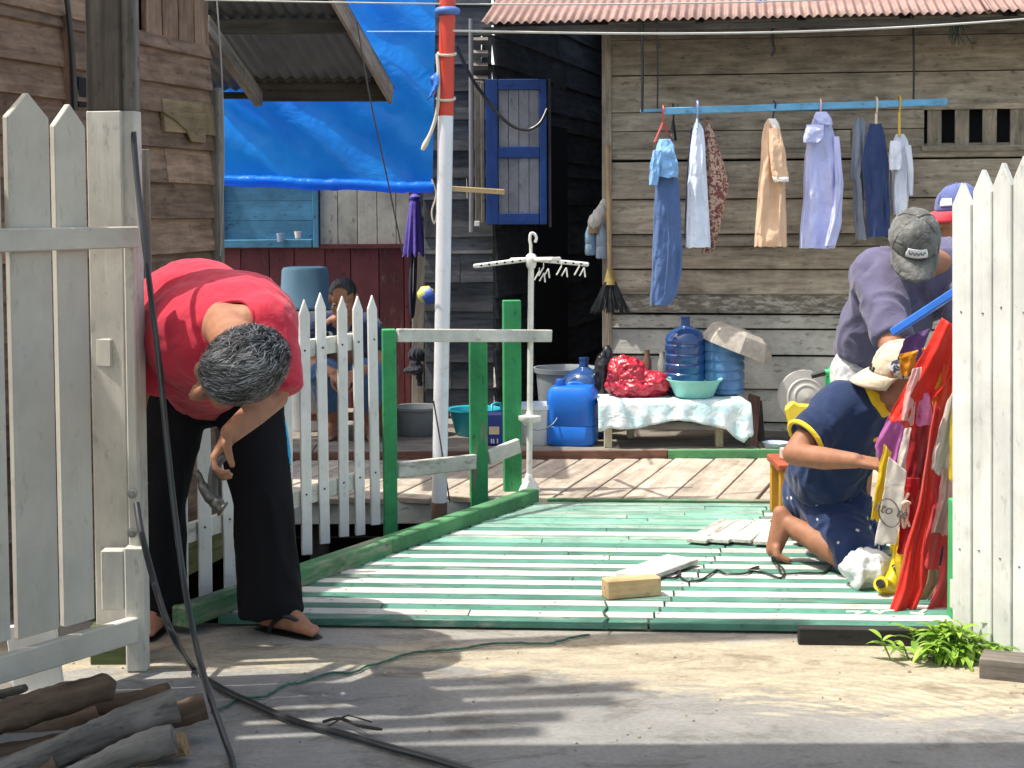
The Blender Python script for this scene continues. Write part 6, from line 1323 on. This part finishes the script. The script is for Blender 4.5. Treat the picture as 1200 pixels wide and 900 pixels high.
t = Body(); t.ell(P(1005, 490, 6.58), (.15, .17, .145)).ell(P(980, 530, 6.65), (.155, .17, .16)).ell(P(968, 562, 6.72), (.165, .18, .13)); t.chain([(P(1022, 470, 6.55), .085), (P(1000, 485, 6.5), .13)])
t.chain([(P(988, 500, 6.5), .13), (P(968, 555, 6.6), .15)])
t.cap(P(988, 476, 6.48), .105, P(945, 513, 6.39), .082, f1=True); t.chain([(P(1010, 480, 6.6), .11), (P(1045, 500, 6.75), .09)])
pr_ = Body().ell(P(1021, 509, 6.47), (.05, .05, .036)).build('shirt_print', cloth('red_yellow_print', (.62,.05,.04), (.8,.6,.08), 'blotch'), .006, 2, None, km)
t.build('shirt', navy, .009, 7, folds(.010, (10, 10, 7), 3), km, cut=lambda p: (p-P(1034, 464, 6.46)).length < .062)
m_ = MB(); c0 = P(944, 514, 6.39); ax_ = (P(945, 513, 6.39)-P(988, 476, 6.48)).normalized(); u_ = ax_.orthogonal().normalized(); w_ = ax_.cross(u_)
m_.tube([c0+(u_*math.cos(a)+w_*math.sin(a))*.083 for a in np.linspace(0, 2*math.pi, 30)], .010, 8); q = m_.build('sleeve_trim', ytrim, smooth=60); q.parent = km
m_ = MB(); c0 = P(1029, 466, 6.48); ax_ = V((.75, -.15, .35)).normalized(); u_ = ax_.orthogonal().normalized(); w_ = ax_.cross(u_)
rws = [[c0+ax_*h_+(u_*math.cos(a)+w_*math.sin(a))*(.088-.3*(h_+.02)) for a in np.linspace(0, 2*math.pi, 36, endpoint=False)] for h_ in (-.03, -.01, .015, .03)]
m_.grid(rws, close=True); q = m_.build('collar', ytrim, smooth=60, solid=.006); q.parent = km
t = Body(); t.ell(P(966, 580, 6.76), (.17, .19, .155)); t.chain([(hipA, .125), (P(1000, 645, 6.42), .098)]); t.chain([(hipB, .125), (P(1010, 632, 6.9), .10)]); t.ell(P(985, 600, 6.62), (.14, .14, .12))
t.build('shorts', cloth('navy_dotted_shorts', (.012,.03,.10), (.55,.58,.62), 'dots', wr=.4, wscale=11), .009, 6, folds(.010, (9, 9, 9), 8), km)
hb2 = cloth('beige_cap', (.56,.48,.36), wr=.4)
o, G2 = capcap(hF2, km, hb2, back=True, size=1.0, axes=((-.97, -.12, -.05), (.22, -.2, .95)))
capatch(G2, o, cloth('cap_logo', (.60,.60,.62), (.05,.06,.1), 'blotch'), .055, .045, .03, None, True, ac=math.pi/2+R(62))
hairshell(hF2, km, hairm, lambda p: p.z > .03 or p.y > .01 or p.z < -.06, 1.03)

# ---- 3. man in the grey cap leaning over the flags
b = Body(); hF3 = Frame(P(1071, 287, 7.1), (-.10, -.62, -.60), (-.05, -.66, .78), 1.16)
nk3 = P(1085, 306, 7.28); head(b, hF3, (nk3, .068))
b.chain([(nk3, .07), (P(1068, 335, 7.4), .14), (P(1035, 390, 7.55), .15), (P(1018, 425, 7.6), .15)])
h3 = (P(1003, 435, 7.55), P(1040, 435, 7.65)); kz = (P(1010, 535, 7.4), P(1050, 535, 7.5)); fz = (P(1010, 618, 7.55), P(1052, 615, 7.65))
for h_, k_, f_ in zip(h3, kz, fz):
    f_ = V((f_.x, f_.y, DZ+.085)); b.chain([(h_, .085), (k_, .056), (f_, .037)]); foot(b, f_, (.25, -1), DZ)
s3a, e3a, w3a = P(1022, 330, 7.25), P(1048, 418, 7.0), P(1088, 452, 6.8); b.chain([(nk3, .07), (s3a, .07), (e3a, .05), (w3a, .032)]); hand(b, w3a, (.7, -.4, -.5), (0, .3, -1), 1, .5)
s3b, e3b, w3b = P(1122, 315, 7.4), P(1135, 400, 7.1), P(1105, 440, 6.8); b.chain([(nk3, .07), (s3b, .07), (e3b, .05), (w3b, .032)]); hand(b, w3b, (-.4, -.5, -.6), (0, .3, -1), -1, .5)
gm3 = b.build('person', skin1, .007, 4)
tag(gm3, 'man in worn grey cap and dusky purple t-shirt stooping over the flags', 'person'); eyes(hF3, gm3)
pur = cloth('dusky_purple_tee', (.105,.10,.175), wr=.5, wscale=10)
t = Body(); t.ell(P(1072, 335, 7.42), (.20, .17, .17)).ell(P(1040, 375, 7.52), (.19, .18, .17)).ell(P(1018, 408, 7.58), (.155, .18, .12)); t.chain([(P(1030, 325, 7.32), .13), (P(1112, 312, 7.42), .13)])
t.chain([(P(1030, 345, 7.4), .13), (P(1012, 400, 7.5), .125)])
t.cap(P(1030, 328, 7.28), .115, P(1047, 398, 7.06), .085, f1=True); t.cap(P(1116, 318, 7.4), .11, P(1130, 380, 7.18), .085, f1=True); t.ell(P(1060, 372, 7.32), (.12, .12, .12))
t.build('shirt', pur, .01, 7, folds(.012, (9, 9, 7), 11), gm3, cut=lambda p: (p-P(1086, 300, 7.22)).length < .07)
t = Body(); t.ell(P(1020, 432, 7.62), (.155, .17, .13)); t.cap(h3[0], .115, P(1008, 520, 7.43), .105, f1=True); t.cap(h3[1], .115, P(1048, 520, 7.52), .105, f1=True)
t.build('shorts', cloth('white_grey_shorts', (.66,.66,.66), (.30,.31,.34), 'wash', wr=.5), .01, 5, folds(.01, (10, 10, 7), 4), gm3)
gcm = cloth('worn_grey_cap', (.085,.088,.084), (.17,.175,.17), 'wash', wr=.7, wscale=22)
o, G3 = capcap(hF3, gm3, gcm, size=1.1)
capatch(G3, o, cloth('cap_patch', (.66,.68,.70)), .085, .032, .02, plain('dark_thread', (.06,.08,.13)))
hairshell(hF3, gm3, hairm, lambda p: p.z > .02 or p.y > .0 or p.z < -.05, 1.03)

# ---- 4. man sitting on the bench behind the pickets
b = Body(); hF4 = Frame(P(402, 350, 9.8), (-.12, -.85, -.42), (-.05, -.4, .9), 1.05)
nk4 = P(405, 376, 9.95); head(b, hF4, (nk4, .06)); b.chain([(nk4, .07), (P(404, 400, 10.0), .13), (P(404, 432, 10.08), .14)])
zs4 = P(400, 445, 10.0).z
for hx, kx_, fx_, s_ in ((388, 377, 384, -1), (421, 432, 428, 1)):
    hp = P(hx, 436, 10.08); kp = P(kx_, 440, 9.68); fp_ = P(fx_, 520, 9.62); fp_.z = TZ+.075 if False else FZ+.08; fp_ = V((fp_.x, 9.98, FZ+.08)); kp = V((kp.x, 9.74, zs4+.06))
    b.chain([(hp, .085), (kp, .058), (fp_, .037)]); foot(b, fp_, (s_*.25, -1), FZ)
for sx_, ex_, wx_, s_ in ((373, 366, 392, -1), (434, 443, 416, 1)):
    s4, e4, w4 = P(sx_, 387, 9.97), P(ex_, 428, 9.85), P(wx_, 438, 9.6); b.chain([(nk4, .06), (s4, .066), (e4, .046), (w4, .03)]); hand(b, w4, (-s_*.5, -.7, -.25), (-s_*.5, .1, -.7), s_, .5)
sm_ = b.build('person', skin1, .0075, 4); tag(sm_, 'man in navy t-shirt and rolled jeans sitting head bowed behind the picket fence', 'person'); eyes(hF4, sm_)
t = Body(); t.ell(P(404, 395, 10.02), (.185, .14, .15)).ell(P(404, 425, 10.07), (.175, .15, .14)); t.chain([(P(382, 385, 9.99), .095), (P(428, 385, 9.99), .095)])
for sx_, ex_ in ((376, 367.5), (432, 441.5)): t.cap(P(sx_, 387, 9.98), .09, P(ex_, 415, 9.89), .075, f1=True)
sh4 = t.build('shirt', cloth('navy_tee', (.018,.03,.075), wr=.4), .01, 6, folds(.009, (10, 10, 8), 6), sm_, cut=lambda p: (p-P(404, 368, 9.9)).length < .065)
m_ = MB()
for u in (382, 386, 411, 415): m_.lathe([(.012, 0), (.02, 0), (.02, .004), (.012, .004)], P(u, 392, 9.838), Matrix.Rotation(R(90), 3, 'X'), n=14)
q = m_.build('shirt_print', plain('white_print', (.6,.6,.6), .8)); q.parent = sh4
t = Body(); t.ell(P(404, 437, 10.1), (.16, .15, .09))
for hx, kx_, fx_ in ((388, 377, 384), (421, 432, 428)):
    kp = P(kx_, 440, 9.68); kp = V((kp.x, 9.74, zs4+.06)); fx3 = P(fx_, 520, 9.62).x; t.chain([(P(hx, 437, 10.08), .105), (kp, .085)]); t.cap(kp, .085, kp.lerp(V((fx3, 9.98, FZ+.08)), .62), .072, f1=True)
t.build('jeans', cloth('blue_jeans', (.06,.13,.27), wr=.4), .01, 5, folds(.008, (10, 10, 7), 2), sm_)
hairshell(hF4, sm_, hairm, lambda p: p.z < (.055 if p.y > .02 else -.04) or (abs(p.x) < .045 and p.y > -.03 and p.z < .115 and p.y > .05), 1.04)

# ---- 5. man mostly hidden behind the right gate, only his cap and shoulder showing
b = Body(); hF5 = Frame(P(1122, 250, 8.05), (-.92, -.3, -.15), (-.12, -.08, 1), 1.12); nk5 = P(1132, 278, 8.1); head(b, hF5, (nk5, .065))
b.chain([(nk5, .07), (P(1145, 300, 8.15), .14), (P(1165, 360, 8.2), .14), (P(1175, 400, 8.25), .15)])
for dy in (-.1, .1):
    f_ = V((2.55, 8.3+dy, TZ+.08)); b.chain([(P(1178, 410, 8.25)+YF*dy, .09), (V((2.5, 8.25+dy, .5)), .058), (f_, .038)]); foot(b, f_, (-1, -.1), TZ)
for dy, s_ in ((-.19, 1), (.19, -1)):
    s5_ = P(1142, 300, 8.15)+YF*dy; e5 = P(1128, 375, 8.0)+YF*dy; w5 = P(1098, 420, 7.9)+YF*dy*.6; b.chain([(nk5, .06), (s5_, .065), (e5, .046), (w5, .03)]); hand(b, w5, (-1, -.2, -.2), (0, 0, -1), s_, .45)
p5_ = b.build('person', skin1, .008, 4); tag(p5_, 'man in blue cap with red visor mostly hidden behind the right gate', 'person'); eyes(hF5, p5_)
t = Body(); t.ell(P(1148, 310, 8.16), (.15, .2, .16)).ell(P(1165, 365, 8.2), (.15, .18, .18)); t.chain([(P(1142, 300, 8.15)-YF*.15, .095), (P(1142, 300, 8.15)+YF*.15, .095)])
for dy in (-.18, .18): t.cap(P(1142, 302, 8.15)+YF*dy, .09, P(1132, 355, 8.04)+YF*dy, .075, f1=True)
t.build('shirt', cloth('pale_lilac_shirt', (.55,.53,.66), wr=.5), .011, 6, folds(.01, (9, 9, 7), 9), p5_)
t = Body(); t.ell(P(1178, 405, 8.25), (.15, .17, .12))
for dy in (-.1, .1): t.cap(P(1178, 410, 8.25)+YF*dy, .11, V((2.54, 8.28+dy, .16)), .085, f1=True)
t.build('trousers', cloth('grey_trousers', (.1,.1,.11)), .011, 5, folds(.008), p5_)
o, G5 = capcap(hF5, p5_, cloth('blue_cap', (.10,.13,.30)), visormat=cloth('red_visor', (.60,.05,.07)), size=1.05)
capatch(G5, o, cloth('white_badge', (.7,.7,.75)), .06, .03, .03, ac=math.pi/2+.5)
